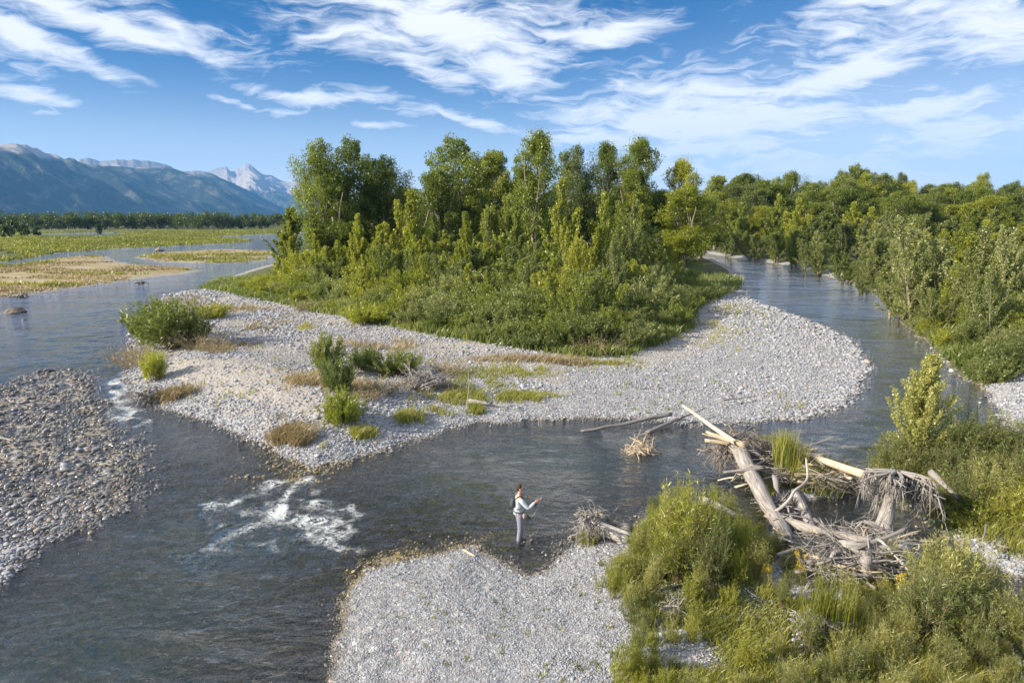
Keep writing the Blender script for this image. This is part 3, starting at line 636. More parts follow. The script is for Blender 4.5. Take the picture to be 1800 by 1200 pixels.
def tree_mature(h, w, t0, nl, per, L, seed, top=1.0, fork=4):
    global rng
    rng = np.random.default_rng(seed); tr, cr = Geo(), Geo()
    P = curve_pts((0, 0, -.3), (rng.normal() * .05, rng.normal() * .05, 1), h * .62, 9, 0, .035)
    tr.tube(P, np.linspace(.017 * h, .008 * h, 9) * np.r_[1.5, np.ones(8)], 8, .5, .12)
    tips = []
    for q in range(fork):
        a = rng.random() * .6 + q * 2 * pi / fork; st = P[rng.integers(4, 8)]
        B = curve_pts(st, (cos(a) * .42, sin(a) * .42, 1), (h * .97 - st[2]) * rng.uniform(.62, .86), 7, .4, .06)
        tr.tube(B, np.linspace(.0085 * h, .002 * h, 7), 6, .5); tips.append(B)
    for q in range(nl):
        t = t0 + (1 - t0) * ((q + .5) / nl) ** .85 if q % 3 else t0 + (1 - t0) * rng.random()
        prof = sin(pi * min(1, (t - t0 * .7) / (1 - t0 * .7)) ** (1.25 * top)) ** .75 if t < 1 else 0
        R = w / 2 * (.35 + .65 * prof); a = q * 2.399 + rng.random() * .5; rad = R * rng.uniform(.25, .80) * (1 if t < .93 else .4)
        z = h * min(t, .955); c = np.array([cos(a) * rad, sin(a) * rad, z])
        lr = w * rng.uniform(.145, .235) * (1.0 if t < .9 else .85)
        # limb to the clump
        k = np.argmin([abs(b[3][2] - z + 1.5) + np.linalg.norm(b[3][:2] - c[:2]) for b in tips]); bb = tips[k]
        src = bb[rng.integers(1, 5)] if z > P[5][2] else P[max(1, min(7, int((z - h * .08) / (h * .62) * 8)))]
        tr.tube(np.array([src, src * .5 + c * .5 + [0, 0, -.05 * h * rng.random()], c]), [.0045 * h, .003 * h, .0012 * h], 4, .5)
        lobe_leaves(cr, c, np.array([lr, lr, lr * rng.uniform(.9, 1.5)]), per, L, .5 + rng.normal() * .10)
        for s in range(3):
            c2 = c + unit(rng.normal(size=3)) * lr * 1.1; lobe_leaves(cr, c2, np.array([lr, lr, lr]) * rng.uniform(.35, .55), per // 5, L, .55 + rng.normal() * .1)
    return tr.mesh('trunk', True), cr.mesh('crown')
def tree_young(h, w, nb, per, L, seed, t0=.08, ang=.9, sparse=0.0, trunks=1, round_=0.0):
    global rng
    rng = np.random.default_rng(seed); tr, cr = Geo(), Geo()
    for k in range(trunks):
        lean = rng.normal(size=2) * (.03 if trunks == 1 else .16); off = rng.normal(size=2) * (0 if trunks == 1 else w * .10); hh = h * (1 if k == 0 else rng.uniform(.68, .95))
        P = curve_pts((off[0], off[1], -.2), (lean[0], lean[1], 1), hh * .98, 12, .1, .02)
        tr.tube(P, np.linspace(.011 * h, .002 * h, 12), 6, .5)
        n = nb // trunks; ww = w * (1 if trunks == 1 else .62)
        for q in range(n):
            t = t0 + (1 - t0) * (q / n); f = t * 11; i = min(10, int(f)); o = P[i] + (P[i + 1] - P[i]) * (f - i)
            prof = (1 - t) ** .72 * min(1, (t - t0) * 4 + .45) * (1 - round_) + round_ * math.sqrt(max(0, 1 - (2 * t - .95) ** 2 * .95))
            BL = ww / 2 * prof * rng.uniform(.6, 1.35) * 1.95 + .035 * h
            a = q * 2.399 + rng.random(); el = ang * rng.uniform(.7, 1.3) + t * .35
            B = curve_pts(o, (cos(a) * cos(el), sin(a) * cos(el), sin(el)), BL, 6, .5, .07)
            tr.tube(B, np.linspace(.0035 * h, .001 * h, 6), 4, .5, cap=False)
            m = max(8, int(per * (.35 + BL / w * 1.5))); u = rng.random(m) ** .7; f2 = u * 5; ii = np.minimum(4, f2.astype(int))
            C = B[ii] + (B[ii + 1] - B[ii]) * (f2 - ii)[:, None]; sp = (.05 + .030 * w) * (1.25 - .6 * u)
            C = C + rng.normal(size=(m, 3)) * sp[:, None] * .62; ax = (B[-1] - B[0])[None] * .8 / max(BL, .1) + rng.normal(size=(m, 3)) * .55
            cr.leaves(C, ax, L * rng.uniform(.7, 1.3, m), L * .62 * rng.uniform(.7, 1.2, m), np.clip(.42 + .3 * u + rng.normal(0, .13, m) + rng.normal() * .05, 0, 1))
    return tr.mesh('trunk', True), cr.mesh('crown')
def shrub(h, w, ns, per, L, Wr, seed, upright=.5, low=.25, twigs=2, tl=(.45, .75)):
    global rng
    rng = np.random.default_rng(seed); st, fo = Geo(), Geo()
    for q in range(ns):
        a = rng.random() * 6.283; sp = rng.random() ** .6; b = np.array([cos(a), sin(a)]) * sp * w * .16
        hh = h * rng.uniform(.6, 1.05) * (1 - .28 * sp ** 2); out = sp * w * .5
        d = np.array([cos(a) * out, sin(a) * out, hh * (.75 + .3 * upright)])
        P = curve_pts((b[0], b[1], -.08), d, np.linalg.norm([out, hh]), 8, upright * .7, .05)
        st.tube(P, np.linspace(.011, .003, 8) * (h / 2) ** .5, 4, .5, cap=False)
        br = [P]
        for k in range(twigs):
            i = rng.integers(2, 6); v = unit(P[i + 1] - P[i] + rng.normal(size=3) * .45); T = curve_pts(P[i], v, hh * rng.uniform(.2, .42), 5, .5, .06)
            st.tube(T, np.linspace(.006, .002, 5) * (h / 2) ** .5, 3, .5, cap=False); br.append(T)
        tin = rng.normal() * .10
        for B in br:
            nb = len(B) - 1; m = int(per * (1 if B is P else .5)); u = low + (1 - low) * rng.random(m) if B is P else .1 + .9 * rng.random(m)
            f = u * nb; ii = np.minimum(nb - 1, f.astype(int)); C = B[ii] + (B[ii + 1] - B[ii]) * (f - ii)[:, None]; T = unit(B[ii + 1] - B[ii])
            rd = unit(np.cross(T, rng.normal(size=(m, 3)))); ax = T * rng.uniform(*tl, m)[:, None] + rd * .6
            l = L * rng.uniform(.65, 1.25, m); C = C + unit(ax) * (l * .5)[:, None] + rng.normal(size=(m, 3)) * L * .25
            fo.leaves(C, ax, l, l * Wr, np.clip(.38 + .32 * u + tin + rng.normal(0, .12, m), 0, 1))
    return st.mesh('stems', True), fo.mesh('foliage')
def grass_clump(h, w, n, seed, wd=.008, lean=.28):
    global rng
    rng = np.random.default_rng(seed); g = Geo()
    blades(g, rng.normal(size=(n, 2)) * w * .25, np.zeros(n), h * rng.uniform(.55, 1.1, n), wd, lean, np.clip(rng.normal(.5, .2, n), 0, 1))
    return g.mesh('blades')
def blades(g, xy, z, h, wd, lean, tint):
    n = len(xy); a = rng.random(n) * 6.283; l = rng.random(n) * lean * 2
    b = np.stack([xy[:, 0], xy[:, 1], z], 1); o = np.stack([np.cos(a) * l * h, np.sin(a) * l * h, h], 1)
    s = np.stack([-np.sin(a + 1), np.cos(a + 1), np.zeros(n)], 1) * np.reshape(wd * np.ones(n), (-1, 1))
    mid = b + o * np.array([.35, .35, .6]); tip = b + o
    V = np.stack([b - s, b + s, mid + s * .8, mid - s * .8, tip], 1).reshape(-1, 3); i = np.arange(n)[:, None] * 5
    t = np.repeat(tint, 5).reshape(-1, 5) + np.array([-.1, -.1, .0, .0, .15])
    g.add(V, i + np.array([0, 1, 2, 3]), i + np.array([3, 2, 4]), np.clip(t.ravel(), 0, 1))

PR = {}
def proto(key, name, cat, parts): PR[key] = (name, cat, [(n, m, mt) for n, m, mt in parts]); [m.materials.append(M[mt]) for n, m, mt in parts]
def variant(key, src, mats):
    name, cat, parts = PR[src]; new = []
    for (n, m, mt), k in zip(parts, mats):
        if k != mt: m = m.copy(); m.materials.clear(); m.materials.append(M[k])
        new.append((n, m, k))
    PR[key] = (name, cat, new)
def place(key, loc, label, group=None, sc=1.0, rz=None, cat=None, name=None):
    nm, ct, parts = PR[key]
    e = empty(name or nm, loc, label, cat or ct, group, random.random() * 6.28 if rz is None else rz, sc)
    for n, m, mt in parts:
        o = bpy.data.objects.new(n, m); COL.objects.link(o); o.parent = e
    return e
for i, (a) in enumerate([(20, 10.5, .12, 38, 640, .245, 101, 1.0, 4), (20, 8.2, .10, 38, 600, .24, 102, .8, 3), (20, 9.2, .16, 32, 660, .245, 103, 1.15, 5), (20, 7.2, .08, 40, 540, .23, 104, .75, 3), (20, 9.0, .34, 26, 660, .24, 105, 1.3, 5)]):
    tr, cr = tree_mature(*a); proto('mat%d' % i, 'cottonwood_tree', 'tree', [('trunk', tr, 'bark'), ('crown', cr, 'cotton')])
for i, a in enumerate([(10, 4.2, 84, 160, .19, 201, .08, 1.0), (10, 3.5, 78, 160, .18, 202, .08, 1.05), (10, 5.2, 100, 150, .20, 203, .05, .95, 0, 3), (10, 6.2, 120, 140, .20, 204, .04, .95, 0, 5, .4), (10, 5.5, 110, 150, .20, 205, .04, .9, 0, 4, .25)]):
    tr, cr = tree_young(*a); proto('yng%d' % i, 'young_cottonwood', 'tree', [('trunk', tr, 'bark'), ('crown', cr, 'young')])
for i in range(5):
    variant('ymid%d' % i, 'yng%d' % i, ('bark', 'cotton')); variant('ywil%d' % i, 'yng%d' % i, ('bark', 'willow')); variant('ysil%d' % i, 'yng%d' % i, ('bark', 'silver'))
for i in range(5): variant('mfar%d' % i, 'mat%d' % i, ('bark', 'willow')); variant('mylw%d' % i, 'mat%d' % i, ('bark', 'young'))
for i, a in enumerate([(2.4, 3.0, 70, 70, .17, .30, 301, .6), (2.4, 2.6, 60, 80, .16, .28, 302, .8), (2.0, 3.4, 70, 75, .17, .30, 303, .35), (2.8, 2.8, 64, 80, .16, .32, 304, .7)]):
    s, f = shrub(*a); proto('shr%d' % i, 'willow_shrub', 'shrub', [('stems', s, 'twig'), ('foliage', f, 'willow')])
    variant('shy%d' % i, 'shr%d' % i, ('twig', 'young')); variant('shs%d' % i, 'shr%d' % i, ('twig', 'silver')); variant('shg%d' % i, 'shr%d' % i, ('twig', 'gold')); variant('shc%d' % i, 'shr%d' % i, ('twig', 'cotton'))
for i, a in enumerate([(1.6, 1.25, 34, 52, .10, .17, 401, .9, .25, 3), (1.4, 1.1, 30, 50, .09, .17, 402, .9, .2, 3), (2.0, 1.0, 24, 62, .11, .14, 403, 1.1, .25, 3), (1.2, 1.3, 32, 50, .085, .19, 404, .7, .15, 3)]):
    s, f = shrub(*a); proto('for%d' % i, 'coyote_willow', 'shrub', [('stems', s, 'twig'), ('foliage', f, 'fore')])
    variant('fos%d' % i, 'for%d' % i, ('twig', 'silver')); variant('foy%d' % i, 'for%d' % i, ('twig', 'young')); variant('fow%d' % i, 'for%d' % i, ('twig', 'willow'))
for i in range(2):
    s, f = shrub(.8, 1.3, 60, 10, .06, .2, 450 + i, .4, .2, 3); proto('dry%d' % i, 'dry_brush', 'shrub', [('stems', s, 'dry'), ('foliage', f, 'dry')])
for i in range(3):
    proto('gra%d' % i, 'grass_clump', 'grass', [('blades', grass_clump(.9, .7, 260, 470 + i, .007, .2), 'grass')])
proto('str0', 'grass_clump', 'grass', [('blades', grass_clump(1.15, .5, 520, 480, .009, .10), 'straw')])
def goldenrod(seed):
    global rng
    rng = np.random.default_rng(seed); st, fo, fl = Geo(), Geo(), Geo()
    for q in range(9):
        b = rng.normal(size=2) * .12; h = rng.uniform(.7, 1.15); P = curve_pts((b[0], b[1], -.05), (rng.normal() * .12, rng.normal() * .12, 1), h, 6, .1, .04)
        st.tube(P, .005, 4, .5, cap=False); m = 60; u = rng.random(m); f = u * 4.2; ii = f.astype(int); C = P[ii] + (P[ii + 1] - P[ii]) * (f - ii)[:, None]
        ax = rng.normal(size=(m, 3)) * [1, 1, .3] + [0, 0, .5]; fo.leaves(C + unit(ax) * .04, ax, .10, .022, np.clip(rng.normal(.5, .15, m), 0, 1))
        m = 46; u = rng.random(m); C = P[-1] + (rng.normal(size=(m, 3)) * .05 * (1 - u[:, None] * .6)) + np.array([0, 0, 1]) * (u[:, None] * .2 - .12)
        fl.leaves(C, rng.normal(size=(m, 3)), .035, .03, np.clip(rng.normal(.5, .2, m), 0, 1))
    return [('stems', st.mesh('stems'), 'twig'), ('foliage', fo.mesh('foliage'), 'fore'), ('blossom', fl.mesh('blossom'), 'flower')]
for i in range(2): proto('gol%d' % i, 'goldenrod_plant', 'plant', goldenrod(490 + i))
random.seed(11)

BYKIND = {}
def at_top(px, py, D):
    d = pray(px, py); t = D / d[1]; x = d[0] * t; z0 = gz(x, D); return (x, D, z0), CAM_H + d[2] * t - z0
PH = {'mat': 20.3, 'mfar': 20.3, 'mylw': 20.3, 'yng': 10.2, 'ymid': 10.2, 'ywil': 10.2, 'ysil': 10.2, 'shr': 2.4, 'shy': 2.4, 'shs': 2.4, 'shg': 2.4, 'shc': 2.4, 'for': 1.5, 'fos': 1.5, 'foy': 1.5, 'fow': 1.5}
PW = {'mat0': 10.5, 'mat1': 8.2, 'mat2': 9.2, 'mat3': 7.2, 'mat4': 9, 'yng0': 4.2, 'yng1': 3.5, 'yng2': 6, 'yng3': 7, 'yng4': 6.4}
def tree_at(key, px, py, D, wpx, label, group=None, rz=None):
    loc, h = at_top(px, py, D); s = h / PH[key[:-1]]
    w = wpx / FPX * D * 1.0; base = PW[('mat' if key[0] == 'm' else 'yng') + key[-1]]; sw = s if wpx is None else w / base
    sw = max(.75 * s, min(1.9 * s, sw * 1.08))
    return place(key, loc, label, group, (sw, sw, s), rz)

ISLE_TREES = [
 ('mat0', 560, 258, 95, 95, 'dark broad cottonwood at the mountain end of the island grove'),
 ('mat2', 617, 249, 98, 95, 'tallest of the three dark cottonwoods nearest the mountains'),
 ('mat0', 676, 284, 99, 90, 'lower spreading crown beside the two dark cottonwoods near the mountains'),
 ('mat1', 590, 300, 94, 90, 'dark leafy cottonwood filling the gap under the grove end nearest the mountains'),
 ('mat2', 800, 247, 104, 120, 'tall loose-crowned cottonwood between the dark trio and the bare-trunked tree'),
 ('mat3', 768, 300, 96, 75, 'narrow cottonwood leaning against the tall loose-crowned one'),
 ('mat3', 872, 266, 100, 75, 'slim pointed dark cottonwood between two taller crowns in the grove'),
 ('mat4', 944, 242, 84, 92, 'tall cottonwood with a long bare pale trunk in mid grove'),
 ('mat1', 925, 300, 100, 70, 'dark cottonwood behind the bare pale trunk'),
 ('mfar2', 1012, 262, 122, 70, 'paler open crown just behind the bare-trunked cottonwood'),
 ('mat4', 1068, 259, 120, 68, 'round-topped cottonwood, first of the pair with sky between them'),
 ('mat4', 1125, 252, 118, 84, 'flat-topped cottonwood, taller of the pair with sky between them'),
 ('mat3', 1120, 300, 116, 70, 'dark cottonwood under the flat-topped one'),
 ('mylw4', 1200, 287, 118, 70, 'light green cottonwood with a tufted top near the river bend'),
 ('mylw1', 1205, 330, 112, 95, 'broad yellow-green cottonwood at the river bend end of the grove'),
 ('mat1', 1160, 335, 122, 80, 'dark cottonwood between the flat-topped tree and the river bend'),
 ('ymid0', 497, 362, 112, 74, 'lone dense conical young tree standing apart beside the left river'),
 ('yng2', 508, 385, 110, 50, 'yellow-tipped young tree touching the lone conical one'),
 ('yng0', 565, 400, 92, 60, 'small light green tree below the dark trio of cottonwoods'),
 ('yng1', 628, 372, 78, 48, 'slender light green poplar below the tallest of the dark trio'),
 ('yng0', 660, 392, 74, 50, 'short yellow-green poplar in front of the dark trio'),
 ('yng2', 704, 345, 80, 80, 'bushy light green poplar right of the dark trio'),
 ('yng0', 735, 330, 78, 65, 'bright young cottonwood with a white stem below the tall loose crown'),
 ('yng1', 590, 420, 80, 40, 'thin pale poplar at the brushy island point'),
 ('yng1', 822, 368, 66, 50, 'small bright cone-shaped cottonwood in the middle of the grove front'),
 ('ymid2', 770, 370, 84, 80, 'mid green young tree behind the grove front'),
 ('ymid3', 860, 345, 88, 80, 'dark rounded young tree in the grove shade'),
 ('ymid2', 905, 365, 82, 75, 'dark young tree left of the bare pale trunk'),
 ('yng2', 985, 305, 74, 95, 'tall bright feathery cottonwood right of the bare trunk'),
 ('yng2', 1060, 330, 72, 90, 'tall light green cottonwood below the round-topped one'),
 ('yng3', 1020, 400, 60, 70, 'bright rounded young cottonwood above the golden shrub'),
 ('ywil2', 1105, 345, 78, 95, 'grey-green young cottonwood below the flat-topped tree'),
 ('ymid3', 1150, 385, 84, 90, 'rounded dark young tree beside the river bend thicket'),
 ('ywil3', 1085, 420, 60, 70, 'low grey-green rounded tree at the grove corner'),
 ('ymid4', 690, 420, 70, 70, 'mid green young tree above the pale yellow shrub'),
 ('yng4', 750, 430, 66, 55, 'bushy yellow-green tree beside the yellow-leaved shrub'),
 ('ymid4', 960, 420, 66, 60, 'shaded young tree at the foot of the bare pale trunk'),
 ('yng0', 530, 440, 88, 45, 'small poplar on the brushy point of the island'),
]
for k, x, y, D, w, lab in ISLE_TREES: tree_at(k, x, y, D, w, lab, 'island grove trees')
EXTRA = [('mat1', 840, 315, 118, 90), ('mat3', 900, 320, 122, 90), ('mat0', 985, 330, 128, 100), ('mat1', 1040, 340, 132, 90), ('mat1', 720, 330, 112, 90), ('mat1', 650, 330, 110, 90), ('mat0', 1090, 330, 136, 100), ('mat3', 800, 330, 114, 80), ('mat1', 1235, 345, 150, 90), ('mat1', 1185, 365, 140, 80)]
for k, x, y, D, w in EXTRA: tree_at(k, x, y, D, w, 'shaded cottonwood deep inside the island grove, mostly hidden by trees before it', 'hidden inner trees of the island grove')

# forest across the side channel
def env(px): return float(np.interp(px, [1200, 1235, 1265, 1310, 1335, 1375, 1410, 1450, 1495, 1545, 1580, 1625, 1690, 1735, 1770, 1800, 1900, 2100], [330, 335, 312, 308, 320, 305, 313, 322, 296, 299, 312, 318, 322, 306, 320, 324, 318, 320]))
ZL = [(1330, 'above the bend where the side channel disappears'), (1440, 'above the sandy far shore of the side channel'), (1560, 'behind the tallest point of the skyline'), (1680, 'beyond the big riverside willow'), (9999, 'at the downstream end of the forest')]
def zone(px): return next(z for a, z in ZL if px < a)
rows = [(205, 1215, 1960, 26, 0, 10, 'mat', 'topmost skyline cottonwood'), (185, 1225, 1930, 30, 14, 14, 'mat', 'second-row olive cottonwood'), (170, 1235, 1900, 34, 34, 16, 'mix', 'third-row mixed green cottonwood'),
        (150, 1255, 1900, 36, 56, 14, 'yng', 'mid-slope young cottonwood'), (128, 1330, 1900, 42, 70, 14, 'yng', 'lower young cottonwood'), (108, 1400, 1890, 46, 84, 14, 'yng', 'streamside young cottonwood'),
        (88, 1500, 1880, 52, 84, 16, 'yng', 'near grey-green poplar'), (70, 1600, 1880, 60, 90, 12, 'yng', 'tall riverside poplar')]
random.seed(5)
for D, x0, x1, st, dy, jy, kind, what in rows:
    x = x0
    while x < x1:
        px = x + random.uniform(-.35, .35) * st; py = env(px) + dy + random.uniform(-.4, 1) * jy; d = D + random.uniform(-7, 7)
        q = at_top(px, py, d)[0]; sd = float(sdist(np.array([[q[0], q[1]]]), RIGHT)[0])
        if sd > 1.5:
            if kind == 'mat': k = random.choice(['mat0', 'mat1', 'mat2', 'mat3', 'mat4', 'mylw2', 'mylw0', 'mfar1', 'mfar2', 'mfar0'])
            elif kind == 'mix': k = random.choice(['mat1', 'mat3', 'mylw3', 'ymid2', 'yng2', 'mfar3', 'mat0'])
            else: k = random.choice(['ysil2', 'ywil3', 'ymid2', 'yng2', 'ysil4', 'ymid0', 'yng1', 'ywil0', 'ysil1', 'yng0'])
            wpx = (st * 2.0 if kind != 'yng' else st * 1.75) * random.uniform(.85, 1.2)
            tree_at(k, px, py, d, wpx, '%s %s' % (what, zone(px)), 'forest across the side channel, ' + zone(px) + ', ' + what)
        x += st
BANK = [('ysil3', 1640, 383, 60, 150, 'largest riverside willow, broad and grey-green over the dark inside bend'), ('ywil4', 1590, 455, 62, 110, 'lower rounded willow leaning over the outer bend water'),
 ('ysil2', 1745, 390, 52, 140, 'tall pale willow with bare grey twigs above the bank grass'), ('ymid3', 1690, 450, 56, 110, 'dark green willow between the two large riverside willows'),
 ('ysil3', 1800, 400, 50, 130, 'willow cut by the photo edge above the bank grass'), ('ysil4', 1545, 450, 88, 90, 'rounded willow upstream of the largest riverside willow'),
 ('ymid4', 1490, 440, 98, 80, 'dark rounded tree beside the far gravel patch'), ('ywil3', 1440, 420, 112, 70, 'rounded shore willow over the near far-shore gravel patch'), ('ymid2', 1405, 378, 128, 50, 'narrow shore tree with a visible brown trunk by the sandy shore'),
 ('ywil4', 1330, 405, 150, 60, 'shore willow above the start of the sandy strip'), ('ymid4', 1285, 400, 165, 55, 'dark shore tree where the side channel comes into view'), ('ymid3', 1370, 400, 140, 60, 'dark green shore tree behind the sandy strip'), ('ywil3', 1750, 470, 46, 100, 'bushy willow just above the bank grass'),
 ('ywil4', 1660, 500, 52, 80, 'low willow at the foot of the largest riverside willow'), ('ywil4', 1520, 480, 84, 60, 'small grey willow at the water edge by the far gravel')]
for k, x, y, D, w, lab in BANK: tree_at(k, x, y, D, w, lab, 'trees along the outer bank')

# ---- shrubs
def at_base(key, px, py, hpx, label, group=None, wide=1.0, cat=None, name=None):
    q = G(px, py); dist = math.hypot(q[1], CAM_H); s = hpx / FPX * dist * 1.06 / PH[key[:-1]]
    return place(key, (q[0], q[1], q[2] - .03), label, group, (s * wide, s * wide, s), None, cat, name)
def jit(poly_, step, ymax, ymin=0):
    lo = poly_.min(0); hi = np.minimum(poly_.max(0), [200, ymax]); lo = np.maximum(lo, [-200, ymin])
    gx, gy = np.meshgrid(np.arange(lo[0], hi[0], step), np.arange(lo[1], hi[1], step)); gx[1::2] += step / 2
    p = np.stack([gx.ravel(), gy.ravel()], 1) + rng.uniform(-.38, .38, (gx.size, 2)) * step
    return p
def topx(x, y, z=0):
    d = np.array([x, y, z - CAM_H]); f = np.array([0, cos(PITCH), -sin(PITCH)]); u = np.array([0, sin(PITCH), cos(PITCH)])
    return 900 + FPX * d[0] / (d @ f), 600 - FPX * (d @ u) / (d @ f)
rng = np.random.default_rng(31)
p = jit(BRUSH, 2.25, 88); sb = sdist(p, BRUSH); sel = (sb > .3) & (sb < 24)
LM = [(430, 'on the point by the left river'), (520, 'below the lone conical tree'), (640, 'below the dark trio of cottonwoods'), (760, 'around the yellow-leaved bush'), (870, 'below the small bright cone-shaped tree'), (960, 'below the bare pale trunk'), (1060, 'near the golden shrub'), (1150, 'at the point bar corner'), (9999, 'along the side channel')]
cnt = 0
for (x, y), s in zip(p[sel], sb[sel]):
    px, py = topx(x, y); lm = next(b for a, b in LM if px < a)
    if px > 1230 and y > 80: continue
    if s > 15 and random.random() < .55: continue
    hh = min(3.9, 1.5 + s * .27) * random.uniform(.8, 1.15)
    if px < 520: hh *= .65
    if px < 760: key = random.choice(['shy', 'shy', 'shr', 'shy', 'shs']) if s < 8 else random.choice(['shy', 'shr', 'shy'])
    else: key = random.choice(['shr', 'shr', 'shc', 'shs', 'shr', 'shc'])
    key += str(random.randrange(4)); dep = 'front edge' if s < 3 else 'middle' if s < 8 else 'back'
    col = {'shy': 'yellow-green', 'shr': 'olive', 'shs': 'silvery', 'shc': 'dark green'}[key[:3]]
    sc = hh / 2.4; place(key, (x, y, gz(x, y) - .05), '%s willow shrub, %s of the island thicket, %s' % (col, dep, lm), 'island thicket %s, %s, %s' % (lm, dep, col), (sc * random.uniform(1.0, 1.35), sc * random.uniform(1.0, 1.35), sc)); cnt += 1
print('island shrubs', cnt)
p = jit(BRUSH, 3.6, 92, 50); sb = sdist(p, BRUSH); cnt = 0
for (x, y), s in zip(p, sb):
    if s < 5.5 or s > 26: continue
    px, py = topx(x, y); lm = next(b for a, b in LM if px < a)
    if px > 1200: continue
    hh = random.uniform(3.2, 5.2) + min(2.5, (s - 5) * .16); hh *= .75 if px < 560 else 1
    k = random.choice(['yng3', 'yng4', 'yng2', 'yng3', 'ywil3'] if px < 820 or random.random() < .35 else ['ywil3', 'ywil4', 'ymid4', 'yng2', 'yng0']); col = {'yng': 'bright yellow-green', 'ywi': 'grey-green', 'ymi': 'deep green'}[k[:3]]
    sc = hh / 10.2; w = random.uniform(1.15, 1.6) * sc * (1.35 if k[-1] in '0' else 1)
    place(k, (x, y, gz(x, y) - .1), '%s half-grown sapling rising from the island thicket, %s' % (col, lm), 'saplings rising from the thicket, %s, %s' % (lm, col), (w, w, sc), name='cottonwood_sapling'); cnt += 1
print('mid saplings', cnt)
p = jit(RIGHT, 2.4, 84, 30); D = sdist(p, RIGHT); sel = (D > .4) & (D < 9) & (sdist(p, RBAR) < -.2) & (p[:, 0] < 60) & (p[:, 0] > 12)
cnt = 0
for (x, y), s in zip(p[sel], D[sel]):
    px, py = topx(x, y)
    if px > 1880: continue
    key = random.choice(['shr', 'shy', 'shs', 'shr']) + str(random.randrange(4)); hh = min(3.0, 1.2 + s * .28) * random.uniform(.8, 1.2); sc = hh / 2.4
    col = {'shy': 'yellow-green', 'shr': 'olive', 'shs': 'silvery'}[key[:3]]; w = 'beside the white gravel patch' if py > 640 else 'below the pale willow' if px > 1690 else 'under the largest riverside willow'
    place(key, (x, y, gz(x, y) - .05), '%s willow shrub on the outer bank %s' % (col, w), 'outer bank shrubs, %s, %s' % (w, col), (sc * 1.15, sc * 1.15, sc)); cnt += 1
print('right shrubs', cnt)
HAND = [('shr1', 300, 612, 92, 1.15, 'large round green willow at the river corner of the gravel island'), ('shr0', 270, 600, 70, 1.0, 'green willow half behind the large round one at the gravel corner'),
 ('shr2', 330, 605, 55, .9, 'low green willow on the inland side of the large round one'), ('shy1', 272, 668, 55, .7, 'thin yellow-green willow above the exposed root tangle'), ('dry0', 245, 640, 50, 1.2, 'dry buff brush hanging at the gravel corner'),
 ('dry1', 360, 612, 40, 1.6, 'grey dry brush beside the large round willow'), ('dry0', 330, 560, 45, 1.6, 'brown dry brush behind the large round willow'), ('dry1', 385, 620, 25, 1.5, 'small grey dry brush on the open gravel by the large willow'),
 ('shy2', 375, 560, 35, 1.0, 'small yellow-green shrub among brown brush near the left river'), ('shr3', 575, 655, 62, .8, 'upper green willow of the cluster on the open gravel'), ('shr1', 597, 690, 66, .8, 'tallest green willow of the cluster on the open gravel'),
 ('shr0', 640, 650, 42, 1.1, 'low green willow joined to the cluster on the open gravel'), ('shr2', 695, 658, 52, 1.1, 'wide low willow at the inland end of the gravel cluster'), ('shy0', 602, 748, 66, .85, 'separate bright willow nearest the water at the gravel tip'),
 ('dry0', 670, 690, 34, 1.9, 'dry reddish brush between the gravel willows and the branch pile'), ('dry1', 790, 655, 34, 1.5, 'dry reddish brush behind the branch pile'), ('dry0', 640, 700, 28, 1.6, 'grey dry brush beside the separate bright willow'),
 ('shg2', 935, 545, 62, .9, 'golden round shrub glowing in the island thicket'), ('shg1', 712, 500, 36, .7, 'small yellow-leaved bush among the grove front saplings'), ('shs2', 1045, 470, 60, 1.0, 'pale silvery willow below the bright feathery cottonwood'), ('shy2', 645, 568, 45, 1.3, 'pale yellow-green low shrub at the island gravel edge'),
 ('shs0', 1130, 560, 70, 1.1, 'tall silvery willow at the grove corner over the point bar'), ('dry0', 1045, 620, 40, 1.4, 'brown dry brush at the front of the island thicket'), ('dry0', 540, 545, 22, 1.6, 'low dry brush at the thicket foot near the left river')]
PH['dry'] = .8; PH['gra'] = .9; PH['str'] = 1.1; PH['gol'] = 1.1
for k, x, y, h, w, lab in HAND: at_base(k, x, y, h, lab, None, w)

# ---- sapling and bushes by the log jam
tr, cr = tree_young(4.2, 1.9, 120, 120, .085, 778, .04, .8, 0, 1); proto('sap0', 'willow_sapling', 'tree', [('trunk', tr, 'twig'), ('crown', cr, 'fore')]); PH['sap'] = 4.1
q = G(1607, 822); place('sap0', tuple(q), 'tall airy sapling with yellow-green leaves above the upturned roots', None, (1.0, 1.0, 1.0), 1.0)
_unused = poly([(1545, 812), (1640, 800), (1760, 792), (1900, 780), (1960, 980), (1790, 985), (1700, 940), (1640, 905), (1600, 880), (1565, 850)])
p = jit(R2, 1.12, 40, 12); s2 = sdist(p, R2); sel = (s2 > .1) & (np.array([topx(*a)[0] for a in p]) < 1860); cnt = 0
for (x, y), s in zip(p[sel], s2[sel]):
    px, py = topx(x, y); k = random.choice(['fow', 'for', 'fow', 'foy', 'fos' if py < 850 else 'fow']) + str(random.randrange(4)); sc = random.uniform(.75, 1.15) * (1.15 if py < 860 else .9)
    lm = 'beside the sapling' if px < 1680 and py < 860 else 'behind the upturned roots' if px < 1700 else 'on the bank below the white gravel' if py < 880 else 'overhanging the narrow backwater'
    col = {'fow': 'olive', 'for': 'pale green', 'foy': 'bright green', 'fos': 'silvery'}[k[:3]]
    place(k, (x, y, gz(x, y) - .03), '%s leafy willow bush %s' % (col, lm), 'backwater bank bushes %s, %s' % (lm, col), (sc * 1.2, sc * 1.2, sc)); cnt += 1
print('r2', cnt)
